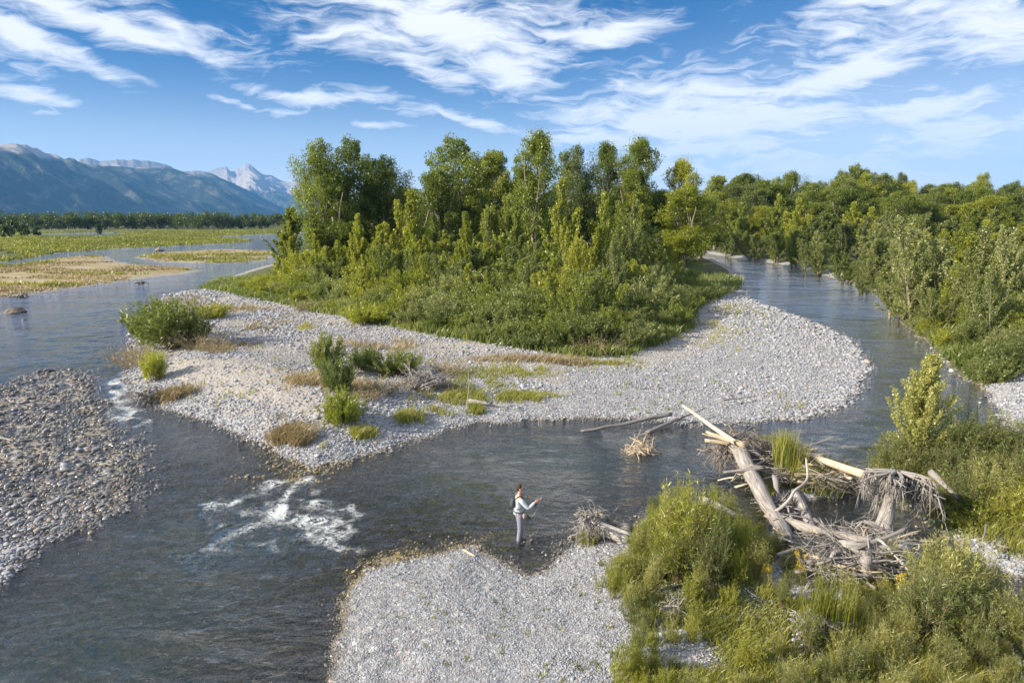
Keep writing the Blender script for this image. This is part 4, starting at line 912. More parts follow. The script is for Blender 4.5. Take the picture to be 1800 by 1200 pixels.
# ---- near bank
NEAR = poly([(1120, 960), (1150, 905), (1210, 892), (1270, 905), (1330, 935), (1380, 975), (1430, 1012), (1500, 1022), (1590, 1012), (1622, 1025), (1650, 1045), (1700, 1068), (1790, 1085), (1960, 1120), (1960, 1400), (1130, 1400), (1090, 1230), (1100, 1130), (1060, 1050)])
OPEN = [((1310, 1120), 60, 60), ((1180, 1060), 22, 30), ((1430, 1080), 50, 40), ((1260, 1180), 40, 40)]
p = jit(NEAR, .50, 40, 8); sn = sdist(p, NEAR); sel = sn > 0; cnt = 0
for (x, y), s in zip(p[sel], sn[sel]):
    px, py = topx(x, y, .3)
    if px > 1900 or py > 1330: continue
    op = max(math.exp(-((px - a[0]) / rx) ** 2 - ((py - a[1]) / ry) ** 2) for a, rx, ry in OPEN)
    if op > .55 or (op > .25 and random.random() < .6): continue
    tall = math.exp(-((px - 1205) / 75) ** 2 - ((py - 1000) / 60) ** 2) + 1.15 * math.exp(-((px - 1670) / 80) ** 2 - ((py - 1095) / 60) ** 2)
    jam = math.exp(-((px - 1470) / 110) ** 2 - ((py - 1020) / 45) ** 2)
    sc = (.42 + .60 * min(1, tall) - .12 * op) * random.choice([.65, .85, 1.0, 1.3])
    if jam > .4: sc *= .6
    if 1330 < px < 1600 and 985 < py < 1075 and random.random() < .28:
        k = 'gol%d' % random.randrange(2); place(k, (x, y, gz(x, y)), 'goldenrod in yellow flower on the near bank beside the driftwood heap', 'goldenrod beside the driftwood heap', random.uniform(.5, .72)); continue
    k = (random.choice(['for', 'foy', 'foy', 'fow']) if px < 1350 else random.choice(['for', 'fos', 'for', 'fow'])) + random.choice('01223')
    lm = 'in the tall clump beside the root wad' if tall > .5 and px < 1400 else 'in the tall pale clump by the backwater' if tall > .5 else 'at the edge of the cobble beach' if px < 1200 else 'around the dead twigs' if px < 1480 and py > 1040 else 'on the near bank below the driftwood heap' if px < 1600 else 'on the near bank beside the backwater'
    col = {'fow': 'olive', 'for': 'pale green', 'foy': 'bright green', 'fos': 'silvery'}[k[:3]]
    place(k, (x, y, gz(x, y) - .03), '%s willow bush %s' % (col, lm), 'near bank willows %s, %s' % (lm, col), (sc * random.uniform(.7, 1.0), sc * random.uniform(.7, 1.0), sc * 1.08)); cnt += 1
print('near', cnt)
for k, x, y, h, w, lab in [('str0', 1378, 838, 78, .9, 'tall straw-tipped grass clump growing on the log jam islet'), ('gra0', 1352, 866, 34, 1.4, 'short bright grass clump at the near foot of the islet'), ('gra1', 1440, 862, 40, 1.8, 'dark grass clump on the downstream end of the islet'), ('gra2', 1405, 850, 45, 1.5, 'green grass clump in the middle of the islet'), ('gra0', 1330, 842, 30, 1.6, 'low grass clump under the grey branch on the islet'), ('str0', 1395, 834, 52, 1.3, 'shorter straw-tipped grass clump behind the tall one on the islet'),
    ('gra1', 1445, 1115, 110, .7, 'long upright grass clump beside the dead twigs on the near bank'), ('gra0', 1035, 955, 26, 1.5, 'small grass clump under the beached root wad'), ('gra2', 632, 768, 18, 1.8, 'low green mat near the gravel tip'), ('gra1', 712, 742, 22, 1.5, 'reddish green mat on the gravel by the inlet')]:
    at_base(k, x, y, h, lab, None, w)

# ---- ground cover nobody could count
def cover(name, n_, region, h, wd, mat, label, lean=.35, mask=None, per=1, spread=.1, seed=0):
    """region: function(n) -> xy"""
    global rng
    rng = np.random.default_rng(900 + seed); xy = region(n_)
    z, D, dm = ground(xy, True); k = dm > .15
    if mask is not None: k &= mask(xy, z, D, dm)
    xy = xy[k]; z = z[k]
    xy = np.repeat(xy, per, 0) + rng.normal(size=(len(xy) * per, 2)) * spread; z = np.repeat(z, per)
    g = Geo(); n = len(xy); hh = h * rng.uniform(.5, 1.2, n) * (.6 + .8 * vnoise(xy[:, 0] * .5, xy[:, 1] * .5, 5))
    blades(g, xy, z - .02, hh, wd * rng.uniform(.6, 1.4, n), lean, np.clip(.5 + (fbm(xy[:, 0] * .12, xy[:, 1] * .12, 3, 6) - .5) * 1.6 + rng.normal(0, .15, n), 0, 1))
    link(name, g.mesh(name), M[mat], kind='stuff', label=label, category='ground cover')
def polar_region(a0, a1, r0, r1, pw=1.0):
    def f(n):
        a = rng.uniform(radians(a0), radians(a1), n); r = r0 * (r1 / r0) ** (rng.random(n) ** pw); return np.stack([r * np.sin(a), r * np.cos(a)], 1)
    return f
cover('meadow_grass', 130000, polar_region(-46, 8, 105, 560), .75, .16, 'meadow', 'yellow-green low willow and grass meadow across the left river', .5,
      lambda p, z, D, dm: (D['me'] > .5) & (fbm(p[:, 0] * .05, p[:, 1] * .05, 3, 55) > .30), 3, .35, 1)
cover('bar_grass', 26000, polar_region(-46, -12, 85, 210), .30, .07, 'dry', 'orange and tan dry grass on the low bars in the left river', .5, lambda p, z, D, dm: ((D['ba'] > 1) | (D['bb'] > .8)) & (fbm(p[:, 0] * .09, p[:, 1] * .13, 3, 57) > .47), 3, .3, 2)
cover('bar_grass', 16000, polar_region(-46, -12, 85, 210), .55, .09, 'meadow', 'green grass patches on the low bars in the left river', .5, lambda p, z, D, dm: ((D['ba'] > 2) | (D['bb'] > .8)) & (fbm(p[:, 0] * .06 + 9, p[:, 1] * .12, 3, 58) > .54), 4, .35, 3)
cover('undergrowth', 60000, polar_region(-36, 20, 40, 110), .7, .05, 'willow', 'dense green undergrowth beneath the island shrubs', .5, lambda p, z, D, dm: sdist(p, BRUSH) > -.4, 3, .25, 4)
cover('undergrowth', 80000, polar_region(18, 62, 20, 120), .8, .06, 'willow', 'bank grass and undergrowth along the outer side of the channel', .5, lambda p, z, D, dm: (D['rt'] > .4) & (sdist(p, RBAR) < -.3) & ((p[:, 1] > 36) | (p[:, 0] > 34)), 3, .25, 5)
cover('bank_grass', 14000, polar_region(24, 43, 15, 36), .38, .010, 'grass', 'green grass under the bushes beside the narrow backwater', .4, lambda p, z, D, dm: (sdist(p, R2) > -.3), 4, .1, 6)
cover('bank_grass', 15000, polar_region(3, 43, 10.5, 21), .30, .008, 'grass', 'green and yellow grass between the willows of the near bank', .4, lambda p, z, D, dm: (sdist(p, NEAR) > -.15) & (fbm(p[:, 0] * .8, p[:, 1] * .8, 3, 61) > .46), 4, .08, 7)
cover('islet_grass', 14000, lambda n: rng.uniform([7, 19], [15, 30], (n, 2)), .35, .012, 'grass', 'short green grass on the log jam islet', .4, lambda p, z, D, dm: D['it'] > .5, 3, .06, 8)
def patch_region(lst):
    def f(n):
        i = rng.integers(0, len(lst), n); c = np.array([G(a, b)[:2] for a, b, _, _ in lst]); w = np.array([[rx / FPX * math.hypot(c[j][1], 9), ry / FPX * c[j][1] ** 2 / 9] for j, (_, _, rx, ry) in enumerate(lst)])
        return c[i] + rng.normal(size=(n, 2)) * w[i] * .72
    return f
cover('gravel_grass', 3000, patch_region([(850, 668, 45, 14), (920, 655, 45, 8), (800, 690, 30, 12), (770, 715, 30, 8), (905, 695, 30, 5), (965, 705, 25, 4), (845, 718, 14, 8), (1225, 590, 50, 14), (1240, 575, 40, 12), (1290, 545, 40, 10), (540, 575, 12, 4), (640, 765, 12, 4), (720, 735, 14, 5), (1060, 640, 40, 6), (850, 700, 60, 5)]),
      .30, .016, 'grass', 'green grass patches dotted over the gravel of the island', .5, lambda p, z, D, dm: (D['isl'] > .3) & (fbm(p[:, 0] * 1.1, p[:, 1] * .8, 3, 33) > .47), 7, .14, 9)
cover('dry_weeds', 3000, patch_region([(300, 700, 22, 4), (460, 750, 16, 7), (500, 768, 14, 6), (530, 775, 8, 4), (390, 612, 40, 10), (470, 575, 30, 8), (420, 545, 40, 5), (310, 530, 30, 8), (660, 610, 60, 8), (620, 680, 40, 10), (760, 690, 30, 10), (900, 630, 60, 4), (1010, 640, 50, 4), (540, 670, 20, 5)]),
      .40, .016, 'dry', 'buff dry weeds on the gravel bench of the island', .7, lambda p, z, D, dm: (D['isl'] > .3) & (fbm(p[:, 0] * 1.1, p[:, 1] * .8, 3, 34) > .48), 7, .16, 10)
cover('gravel_weeds', 1600, polar_region(-30, 28, 26, 75), .25, .02, 'grass', 'scattered small weeds on the open gravel', .5, lambda p, z, D, dm: (D['isl'] > 1) & (fbm(p[:, 0] * .3, p[:, 1] * .3, 3, 66) > .55), 5, .08, 11)
cover('beach_weeds', 90, polar_region(-14, 10, 11, 18), .10, .012, 'grass', 'tiny green weeds between the cobbles of the near beach', .6, lambda p, z, D, dm: D['fo'] > 1, 12, .05, 12)

# ---- the far wood on the left and beyond: one mass seen half a kilometre off
def far_wood():
    global rng
    rng = np.random.default_rng(77); g, tk = Geo(), Geo()
    def spot(px, D): d = pray(px, 385); t = D / d[1]; return d[0] * t, D
    lst = []
    for D, x0, x1, n in ((548, -420, 575, 120), (580, -420, 575, 120), (620, -430, 600, 110)):
        for q in range(n):
            px = x0 + (x1 - x0) * (q + rng.random()) / n; lst.append((*spot(px, D * (1 + .06 * (vnoise(px / 60, 0, 4) - .5)) + (80 if px > 470 else 0)), rng.uniform(10.5, 15.5) * (.86 if px > 400 else 1)))
    for q in range(150):
        px = 560 + 700 * rng.random(); lst.append((*spot(px, rng.uniform(330, 520)), rng.uniform(12, 20)))
    for px, D, h in [(15, 330, 8), (40, 335, 7), (60, 345, 6), (170, 430, 6), (172, 432, 5), (5, 300, 6), (-40, 320, 8)]: lst.append((*spot(px, D), h))
    for x, y, h in lst:
        z0 = gz(x, y); w = h * rng.uniform(.5, .8); tk.tube(np.array([[x, y, z0 - .5], [x, y, z0 + h * .7]]), [.25, .1], 5)
        n = 420; nl = 9; c = np.stack([rng.normal(size=nl) * w * .24, rng.normal(size=nl) * w * .24, h * rng.uniform(.18, .86, nl)], 1); i = rng.integers(0, nl, n)
        d = unit(rng.normal(size=(n, 3))); C = c[i] + d * (h * .17) * (.5 + .6 * rng.random((n, 1))) * [1, 1, 1.2] + [x, y, z0]
        g.leaves(C, rng.normal(size=(n, 3)), .95, .8, np.clip(.5 + rng.normal() * .12 + rng.normal(0, .12, n) + .1 * d[:, 2], 0, 1))
    o = link('far_wood', g.mesh('far_wood'), M['farleaf'], kind='stuff', label='long dark green band of riverside wood below the mountains', category='wood')
    link('trunks', tk.mesh('trunks'), M['bark'], parent=o)
far_wood()

# ------------------------------------------------------------------ driftwood
class Wood(Geo):
    def __init__(s): super().__init__(); s.Gr = []
    def limb(s, P, R, k=10, rough=.12, knots=0, rag=True):
        P = np.asarray(P, float); L = np.concatenate([[0], np.cumsum(np.linalg.norm(np.diff(P, axis=0), axis=1))]); m = max(4, min(28, int(L[-1] / .12)))
        u = np.linspace(0, L[-1], m); R = np.interp(u, np.linspace(0, L[-1], len(np.atleast_1d(R))), np.atleast_1d(R)); P = np.stack([np.interp(u, L, P[:, i]) for i in range(3)], 1)
        Q = P.copy(); Q[1:-1] = (P[:-2] + 2 * P[1:-1] + P[2:]) / 4; P = Q
        T = unit(np.gradient(P, axis=0)); ref = np.array([.1, .2, .97]) if abs(T[0, 2]) < .9 else np.array([1., .1, 0]); A = unit(np.cross(T, ref)); B = np.cross(T, A)
        th = np.arange(k) / k * 2 * pi; sd = rng.random() * 50
        ph = sd + .8 * np.cos(th)[None] + u[:, None] * 1.4
        rr = R[:, None] * (1 + rough * 2 * (vnoise(th[None] * 1.1 + sd + 0 * u[:, None], u[:, None] * 1.3 + sd, 3) - .5) + rough * .6 * (vnoise(th[None] * 3 + sd, u[:, None] * 4 + sd, 9) - .5) + .04 * np.sin(th[None] * 3 + sd))
        V = P[:, None] + (A[:, None] * np.cos(th)[None, :, None] + B[:, None] * np.sin(th)[None, :, None]) * rr[..., None]
        if rag:
            V[0] -= T[0] * (rng.random(k) * R[0] * .9)[:, None]; V[-1] += T[-1] * (rng.random(k) * R[-1] * 1.6)[:, None]
        n = m; i = np.arange(n - 1)[:, None] * k; j = np.arange(k)[None]; j2 = (j + 1) % k
        F = np.stack([i + j, i + j2, i + k + j2, i + k + j], -1).reshape(-1, 4); V = np.vstack([V.reshape(-1, 3), P[0] + T[0] * R[0] * .3, P[-1] - T[-1] * R[-1] * .3])
        jj = np.arange(k); j2 = (jj + 1) % k; F3 = np.vstack([np.stack([np.full(k, n * k), j2, jj], 1), np.stack([np.full(k, n * k + 1), (n - 1) * k + jj, (n - 1) * k + j2], 1)])
        gr = np.stack([np.repeat(u, k), np.tile(np.cos(th), n) * .35 + sd, np.tile(np.sin(th), n) * .35], 1); gr = np.vstack([gr, gr[:1], gr[-1:]])
        s.add(V, F, F3); s.Gr.append(gr)
    def wmesh(s, name): return mesh_np(name, np.vstack(s.V), np.vstack(s.F4), np.vstack(s.F3), {'grain': np.vstack(s.Gr)}, True)
def wig(a, b, n=7, amp=.05, sag=0.0):
    a = np.array(a, float); b = np.array(b, float); L = np.linalg.norm(b - a); t = np.linspace(0, 1, n)[:, None]
    w = np.cumsum(rng.normal(size=(n, 3)), 0) * amp * L / n ** .5; w -= t * w[-1] + (1 - t) * w[0]
    P = a + (b - a) * t + w; P[:, 2] -= sag * (4 * t[:, 0] * (1 - t[:, 0])); return P
def twiggy(w, P, r, lev, L, n, k=5, droop=-.2, spread=.8):
    """grow forks from a limb"""
    for q in range(n):
        i = rng.integers(1, len(P) - 1); T = unit(P[i + 1] - P[i]); d = unit(T + rng.normal(size=3) * spread + [0, 0, droop]); l = L * rng.uniform(.5, 1.2)
        C = curve_pts(P[i], d, l, 6, droop, .18); w.limb(C, [r, r * .25], k, .15, rag=False)
        if lev > 0: twiggy(w, C, r * .55, lev - 1, l * .6, max(2, n // 2), 4, droop, spread)
def logobj(name, cat, label, a, b, r0, r1, mat='drift', amp=.03, n=8, twigs=0, tl=.5, group=None, k=12, pts=None):
    """a, b: (px, py, z)"""
    A = Pz(*a); B = Pz(*b); w = Wood(); P = wig(A, B, n, amp) if pts is None else np.array([Pz(*q) for q in pts])
    w.limb(P - A, [r0, r1] if np.isscalar(r1) else [r0, *r1], k)
    me = w.wmesh('trunk')
    if twigs:
        e = empty(name, A, label, cat, group); link('trunk', me, M[mat], e); w2 = Wood(); twiggy(w2, P - A, min(r0, .05) * .7, 1, tl, twigs); link('branches', w2.wmesh('branches'), M[mat], e); return e
    me.name = name; o = link(name, me, M[mat], label=label, category=cat); o.location = A
    if group: o['group'] = group
    return o
def roots(center, axis, R, n, drop, seed, thick=.05, lev=2, fine=4, flat=.5, curl=.16, zmax=None, fdrop=None):
    """a root plate: roots leave the butt sideways, curl and droop"""
    global rng
    rng = np.random.default_rng(seed); w = Wood(); axis = unit(np.array(axis, float)); u = unit(np.cross(axis, [.2, .3, .9])); v = np.cross(axis, u)
    for q in range(n):
        a = q * 2 * pi / n + rng.random() * .5; d = unit((u * cos(a) + v * sin(a)) + axis * rng.uniform(-.2, flat)); l = R * rng.uniform(.6, 1.15)
        st = np.array(center) + d * .03; P = curve_pts(st, d, l, 8, -drop, curl)
        if zmax is not None: P[:, 2] = np.where(P[:, 2] > zmax * .5, zmax * .5 + (P[:, 2] - zmax * .5) * .2, P[:, 2])
        w.limb(P, [thick * rng.uniform(.6, 1.2), thick * .22], 6, .2, rag=False)
        for f in range(fine):
            i = rng.integers(1, 7); fd = drop * 1.2 if fdrop is None else fdrop; dd = unit(unit(P[i + 1] - P[i]) + rng.normal(size=3) * .7 + [0, 0, -fd * .3]); C = curve_pts(P[i], dd, l * rng.uniform(.3, .75), 7, -fd, curl * 1.3); w.limb(C, [thick * .38, thick * .1], 4, .2, rag=False)
            if lev > 1:
                for g_ in range(3):
                    i = rng.integers(1, 6); dd = unit(unit(C[i + 1] - C[i]) + rng.normal(size=3) * .9); C2 = curve_pts(C[i], dd, l * rng.uniform(.15, .4), 5, -drop, curl * 1.5); w.limb(C2, [thick * .18, thick * .07], 3, .2, rag=False)
    return w
rng = np.random.default_rng(51)
# big trunk of the jam with its root plate
def stump(name, label, base, tip, r0, r1, R, n, drop, seed, mat='drift', rmat='root', thick=.05, fine=4, lev=2, extra=None, flat=.5, **kw):
    A = Pz(*base); B = Pz(*tip); e = empty(name, A, label, 'driftwood'); w = Wood(); P = wig((0, 0, 0), B - A, 9, .02); w.limb(P, [r0 * 1.15, r0, (r0 + r1) / 2, r1], 16, .10); link('trunk', w.wmesh('trunk'), M[mat], e)
    global rng
    w = roots(-unit(B - A) * .05, -(B - A), R, n, drop, seed, thick, lev, fine, flat, **kw); link('roots', w.wmesh('roots'), M[rmat], e); rng = np.random.default_rng(seed + 1); return e
stump('driftwood_tree', 'thick bleached trunk with a matted root plate, longest piece of the log jam', (1292, 782, 1.15), (1385, 948, .45), .24, .18, .95, 26, .9, 61, fine=9, thick=.045)
stump('upturned_stump', 'leaning grey stump with long roots hanging from its top beside the sapling', (1574, 832, 1.8), (1548, 940, .25), .14, .24, 1.38, 22, .8, 62, rmat='drift', thick=.06, fine=15, flat=.25, fdrop=3.2, curl=.17, zmax=.12)
stump('root_wad', 'beached root wad with a short split trunk near the person fishing', (1045, 926, .36), (1104, 946, .22), .2, .18, .88, 40, .25, 63, rmat='drift', fine=9, thick=.05, flat=.7, lev=2, zmax=.62, curl=.26, fdrop=1.3)
LOGS = [
 ('pale slender pole pointing up over the channel from the log jam', (1200, 713, 2.1), (1290, 776, 1.45), .045, .095, 'pale', .008, 0),
 ('thick broken pale stub at the upstream tip of the log jam', (1243, 759, 1.6), (1308, 782, 1.35), .05, .12, 'pale', .03, 0),
 ('thin pale stick under the broken stub at the jam tip', (1234, 762, 1.5), (1290, 776, 1.4), .02, .05, 'pale', .02, 0),
 ('short pale hooked stub at the upstream side of the root plate', (1241, 774, 1.35), (1285, 780, 1.25), .06, .08, 'pale', .05, 0),
 ('long straight yellowish log bridging from the islet to the upturned stump', (1428, 803, .95), (1522, 835, 1.0), .10, .15, 'pale', .006, 0),
 ('bleached log lying along the top edge of the islet', (1385, 795, .95), (1441, 803, 1.0), .09, .12, 'pale', .01, 0),
 ('thin bare branch reaching up over the river from the islet', (1390, 798, .9), (1469, 766, 1.5), .05, .018, 'drift', .02, 2),
 ('curved bleached log beside the root plate on the islet', (1300, 770, 1.35), (1348, 812, .75), .09, .06, 'drift', .05, 0),
 ('grey branch laid across the thick bleached trunk', (1272, 830, .9), (1340, 822, 1.15), .035, .07, 'grey', .03, 2),
 ('forked stick poking from under the thick trunk', (1262, 844, .5), (1300, 838, .7), .02, .035, 'pale', .04, 0),
 ('weathered log standing in the pool at the centre of the jam', (1398, 868, .65), (1428, 932, .25), .14, .15, 'drift', .02, 0),
 ('small grey upright snag on the near side of the islet', (1362, 838, 1.0), (1375, 900, .35), .09, .06, 'grey', .04, 1),
 ('long brownish log along the pool edge of the driftwood heap', (1350, 903, .62), (1470, 945, .50), .13, .15, 'root', .03, 0),
 ('bleached curved log crossing the back of the driftwood heap', (1440, 935, .55), (1530, 952, .75), .09, .12, 'drift', .04, 0),
 ('straight pale log end sticking out toward the backwater', (1480, 958, .72), (1593, 962, .62), .14, .10, 'drift', .02, 0),
 ('slim bleached pole rising from the heap toward the backwater', (1500, 966, .7), (1592, 929, 1.1), .06, .05, 'drift', .02, 0),
 ('grey log low on the near side of the driftwood heap', (1490, 985, .4), (1600, 990, .3), .12, .09, 'grey', .02, 0),
 ('brown stick slanting across the near side of the heap', (1500, 1005, .4), (1528, 964, .9), .03, .022, 'root', .03, 0),
 ('short stout log standing on end in the near bank herbs', (1525, 1010, .55), (1522, 980, 1.05), .15, .12, 'grey', .03, 0),
 ('grey log lying in the bushes beyond the upturned stump', (1636, 830, 1.3), (1684, 876, .9), .10, .045, 'grey', .03, 0),
 ('pale broken log half hidden in the tall near bank clump', (1236, 878, .95), (1296, 908, .6), .10, .08, 'drift', .02, 0),
 ('long bent bleached log running from the point bar into the channel', (1022, 757, .02), (1178, 728, .38), .05, .095, 'grey', .03, 0),
 ('straight bleached log on the point bar crossing the waterline', (1138, 760, .03), (1200, 732, .35), .09, .075, 'grey', .01, 0),
 ('thin upper end of a dead log lying on the point bar cobbles', (1195, 733, .40), (1242, 717, .45), .05, .02, 'grey', .02, 0),
 ('dark slender log alone on the open point bar', (1268, 703, .42), (1328, 696, .45), .05, .03, 'root', .02, 0),
 ('small grey drift log on the cobbles by the inlet snag', (826, 705, .4), (862, 709, .4), .12, .06, 'grey', .03, 1),
 ('short pale stick at the tip of the near cobble beach', (815, 966, .10), (836, 977, .10), .03, .03, 'pale', .01, 0),
 ('brown stick stranded on the wet cobble bar', (0, 769, .1), (24, 775, .12), .04, .03, 'root', .03, 0),
 ('second trunk piece lying behind the beached root wad', (1068, 916, .35), (1108, 928, .3), .12, .10, 'drift', .03, 0),
 ('pale curled branch on the bank above the backwater', (1728, 965, .6), (1735, 920, .8), .025, .02, 'drift', .08, 0),
 ('low pale twisted branch on the mud beside the backwater', (1745, 952, .5), (1775, 962, .5), .025, .015, 'drift', .1, 1),
 ('small pale stick floating at the islet edge', (1470, 862, .15), (1492, 865, .15), .035, .03, 'pale', .02, 0),
]
for lab, a, b, r0, r1, mt, am, tw in LOGS: logobj('driftwood_log', 'driftwood', lab, a, b, r0, r1, mt, am, 8, tw)
logobj('driftwood_branch', 'branch', 'long white S-shaped branch arching over the pool from the islet', (1418, 806, 1.6), (1368, 905, .7), .03, .05, 'drift', k=8, pts=[(1417, 806, 1.7), (1419, 825, 1.5), (1420, 842, 1.3), (1410, 853, 1.2), (1396, 862, 1.15), (1388, 878, 1.0), (1372, 893, .8), (1360, 900, .7)])
logobj('driftwood_branch', 'branch', 'long looping root arching over the near side of the heap', (1500, 1000, .5), (1560, 1005, .5), .02, .015, 'drift', k=6, pts=[(1500, 995, .6), (1540, 985, .8), (1575, 985, .8), (1592, 993, .7), (1585, 1003, .6), (1560, 1000, .55)])
# snags and small wood
def snag(label, px, py, h, r, mat='grey', tw=6, z=None, root=False):
    q = G(px, py); e = empty('dead_snag', tuple(q), label, 'snag'); w = Wood(); P = wig((0, 0, -.1), (rng.normal() * .08 * h, 0, h), 8, .03); w.limb(P, [r, r * .3], 8); link('trunk', w.wmesh('trunk'), M[mat], e)
    w2 = Wood(); twiggy(w2, P, r * .5, 1, h * .35, tw, droop=.1); link('branches', w2.wmesh('branches'), M[mat], e)
snag('thin bare white sapling snag standing at the head of the inlet', 822, 722, 1.9, .03, 'drift', 3)
snag('small dead branch standing in the shallows of the inlet', 948, 752, .7, .03, 'grey', 5)
def tangle(label, px, py, wpx, hpx, z, nmain, seed, mat='root', name='root_tangle', up=.5, thick=.03, lean=None, Lm=1.0):
    """a heap of interlocked dead branches: one dead bush"""
    global rng
    rng = np.random.default_rng(seed); c = Pz(px, py, z); dist = math.hypot(c[1], CAM_H); W_ = wpx / FPX * dist; H_ = hpx / FPX * dist; w = Wood()
    for q in range(nmain):
        a = rng.random() * 6.283; o = np.array([cos(a), sin(a), 0]) * W_ * .32 * rng.random() ** .5 + [0, 0, rng.random() * H_ * .3]
        d = unit(np.array([rng.normal(), rng.normal(), up * rng.uniform(-.2, 1.2)]) + (0 if lean is None else np.array(lean))); P = curve_pts(o, d, W_ * rng.uniform(.3, .65) * Lm, 7, -.5, .14)
        P[:, 2] = np.clip(P[:, 2], -.15, H_ * 1.05); w.limb(P, [thick * rng.uniform(.5, 1.3), thick * .25], 5, .2, rag=False); twiggy(w, P, thick * .4, 1, W_ * .18, 4, 3, -.1, .9)
    me = w.wmesh(name); o = link(name, me, M[mat], label=label, category='driftwood'); o.location = c; return o
tangle('tangle of pale twigs snagged in the middle of the channel', 1127, 795, 62, 26, 0, 46, 71, 'pale', 'branch_tangle', .7, .035)
tangle('grey brush pile heaped on the island gravel beside the willows', 738, 683, 95, 48, .45, 70, 72, 'grey', 'brush_pile', .6, .05, (.9, .3, .5))
tangle('tangle of exposed roots under the eroded gravel corner', 258, 700, 48, 40, .25, 44, 73, 'drift', 'root_tangle', .2, .05)
tangle('silvery dead twigs among the near bank willows beside the beach', 1180, 1075, 44, 46, .55, 34, 74, 'drift', 'dead_bush', 1.1, .018)
tangle('silvery dead branches in the gap of the near bank willows', 1432, 1105, 66, 66, .55, 44, 75, 'drift', 'dead_bush', 1.0, .022)
tangle('matted dead branches topping the root plate of the jam', 1290, 797, 78, 62, .8, 150, 76, 'root', 'branch_tangle', .4, .03)
tangle('nest of sticks on the upstream edge of the islet', 1350, 808, 110, 44, .45, 120, 77, 'root', 'branch_tangle', .4, .035, (.8, .2, 0))
tangle('dark brush caught under the yellowish bridging log', 1480, 845, 90, 22, .2, 50, 78, 'root', 'branch_tangle', .2, .035)
tangle('fan of white twigs between the thick trunk and the pool', 1365, 895, 52, 46, .4, 44, 79, 'drift', 'branch_tangle', .8, .03)
tangle('small dark weed covered snag in the river above the gravel corner', 215, 565, 30, 8, 0, 18, 80, 'grey', 'river_snag', .2, .06)
tangle('dark stump-like snag on the shore of the low river bar', 246, 498, 20, 7, .05, 16, 81, 'root', 'river_snag', .2, .10)
tangle('small snag in the left river before the green meadow', 281, 441, 22, 7, 0, 16, 82, 'root', 'river_snag', .4, .25)
tangle('dark drift pile at the corner of the low orange bar', 37, 521, 26, 9, .1, 22, 83, 'grey', 'river_snag', .4, .12)
# the driftwood heap: single sticks lying across each other, plus the fine litter between them
rng = np.random.default_rng(91); random.seed(91)
STK = []
for q in range(12):
    w = Wood(); L = 1.0; P = wig((-.5, 0, 0), (.5, 0, 0), 9, .10 if q % 3 else .24); w.limb(P, [.034, .012], 7, .15)
    if q % 2: twiggy(w, P, .012, 0, .35, 3, 4, 0, .6)
    STK.append(w.wmesh('driftwood_stick'))
def stick(px, py, z, L, mat, yaw, tilt, label, group, thick=1.0):
    me = STK[random.randrange(12)]
    key = me.name + mat
    if key not in SM: m2 = me.copy(); m2.materials.append(M[mat]); SM[key] = m2
    o = bpy.data.objects.new('driftwood_stick', SM[key]); COL.objects.link(o); o.location = Pz(px, py, z); o.rotation_euler = (random.random() * 6.28, tilt, yaw); o.scale = (L, L * .8 * thick, L * .8 * thick); o['label'] = label; o['category'] = 'driftwood stick'; o['group'] = group
SM = {}
def heap(poly_px, n, z0, z1, label, group, mats, L=(.5, 1.5), yawc=None, thick=1.0):
    xs = [a for a, b in poly_px]; ys = [b for a, b in poly_px]; P = np.array(poly_px, float); k = 0
    while k < n:
        x = random.uniform(min(xs), max(xs)); y = random.uniform(min(ys), max(ys)); sd = float(sdist(np.array([[x, y]]), P)[0])
        if sd < 0: continue
        z = random.uniform(z0, z0 + (z1 - z0) * min(1, sd / 22)); mt = random.choice(mats)
        stick(x, y + (z - z0) * -8, z, random.uniform(*L), mt, random.gauss(yawc, .6) if yawc is not None and random.random() < .65 else random.random() * 6.28, random.gauss(0, .22), label, group, thick * random.uniform(.5, 1.3)); k += 1
heap([(1395, 945), (1440, 930), (1560, 925), (1600, 950), (1600, 1000), (1540, 1018), (1440, 1012), (1400, 985)], 150, .25, .9, 'grey bleached stick in the big driftwood heap by the backwater', 'sticks of the driftwood heap', ['drift', 'drift', 'grey', 'drift', 'pale'], (.6, 2.0), -.1)
heap([(1300, 785), (1340, 770), (1400, 785), (1470, 820), (1510, 838), (1480, 858), (1400, 840), (1330, 850), (1300, 820)], 110, .45, 1.15, 'tan stick strewn over the upstream half of the islet', 'sticks strewn over the islet', ['pale', 'root', 'drift'], (.6, 1.9), -.5)
heap([(1340, 870), (1400, 870), (1420, 930), (1380, 940), (1350, 910)], 32, .3, .8, 'bleached stick between the thick trunk and the pool', 'sticks between trunk and pool', ['drift', 'grey'], (.5, 1.4))
def litter(poly_px, n, z0, z1, label, mat, seed, L=.4):
    global rng
    rng = np.random.default_rng(seed); xs = [a for a, b in poly_px]; ys = [b for a, b in poly_px]; P = np.array(poly_px, float); w = Wood(); k = 0
    while k < n:
        x = rng.uniform(min(xs), max(xs)); y = rng.uniform(min(ys), max(ys))
        if sdist(np.array([[x, y]]), P)[0] < 0: continue
        a = Pz(x, y, rng.uniform(z0, z1)); d = unit(rng.normal(size=3) * [1, 1, .35]); w.limb(curve_pts(a, d, L * rng.uniform(.5, 1.6), 5, -.2, .2), [.012, .004], 3, .1, rag=False); k += 1
    link('twig_litter', w.wmesh('twig_litter'), M[mat], kind='stuff', label=label, category='twigs')
litter([(1395, 945), (1440, 930), (1560, 925), (1600, 950), (1600, 1000), (1540, 1018), (1440, 1012), (1400, 985)], 900, .2, .75, 'fine grey twigs matted between the sticks of the heap', 'drift', 95, .5)
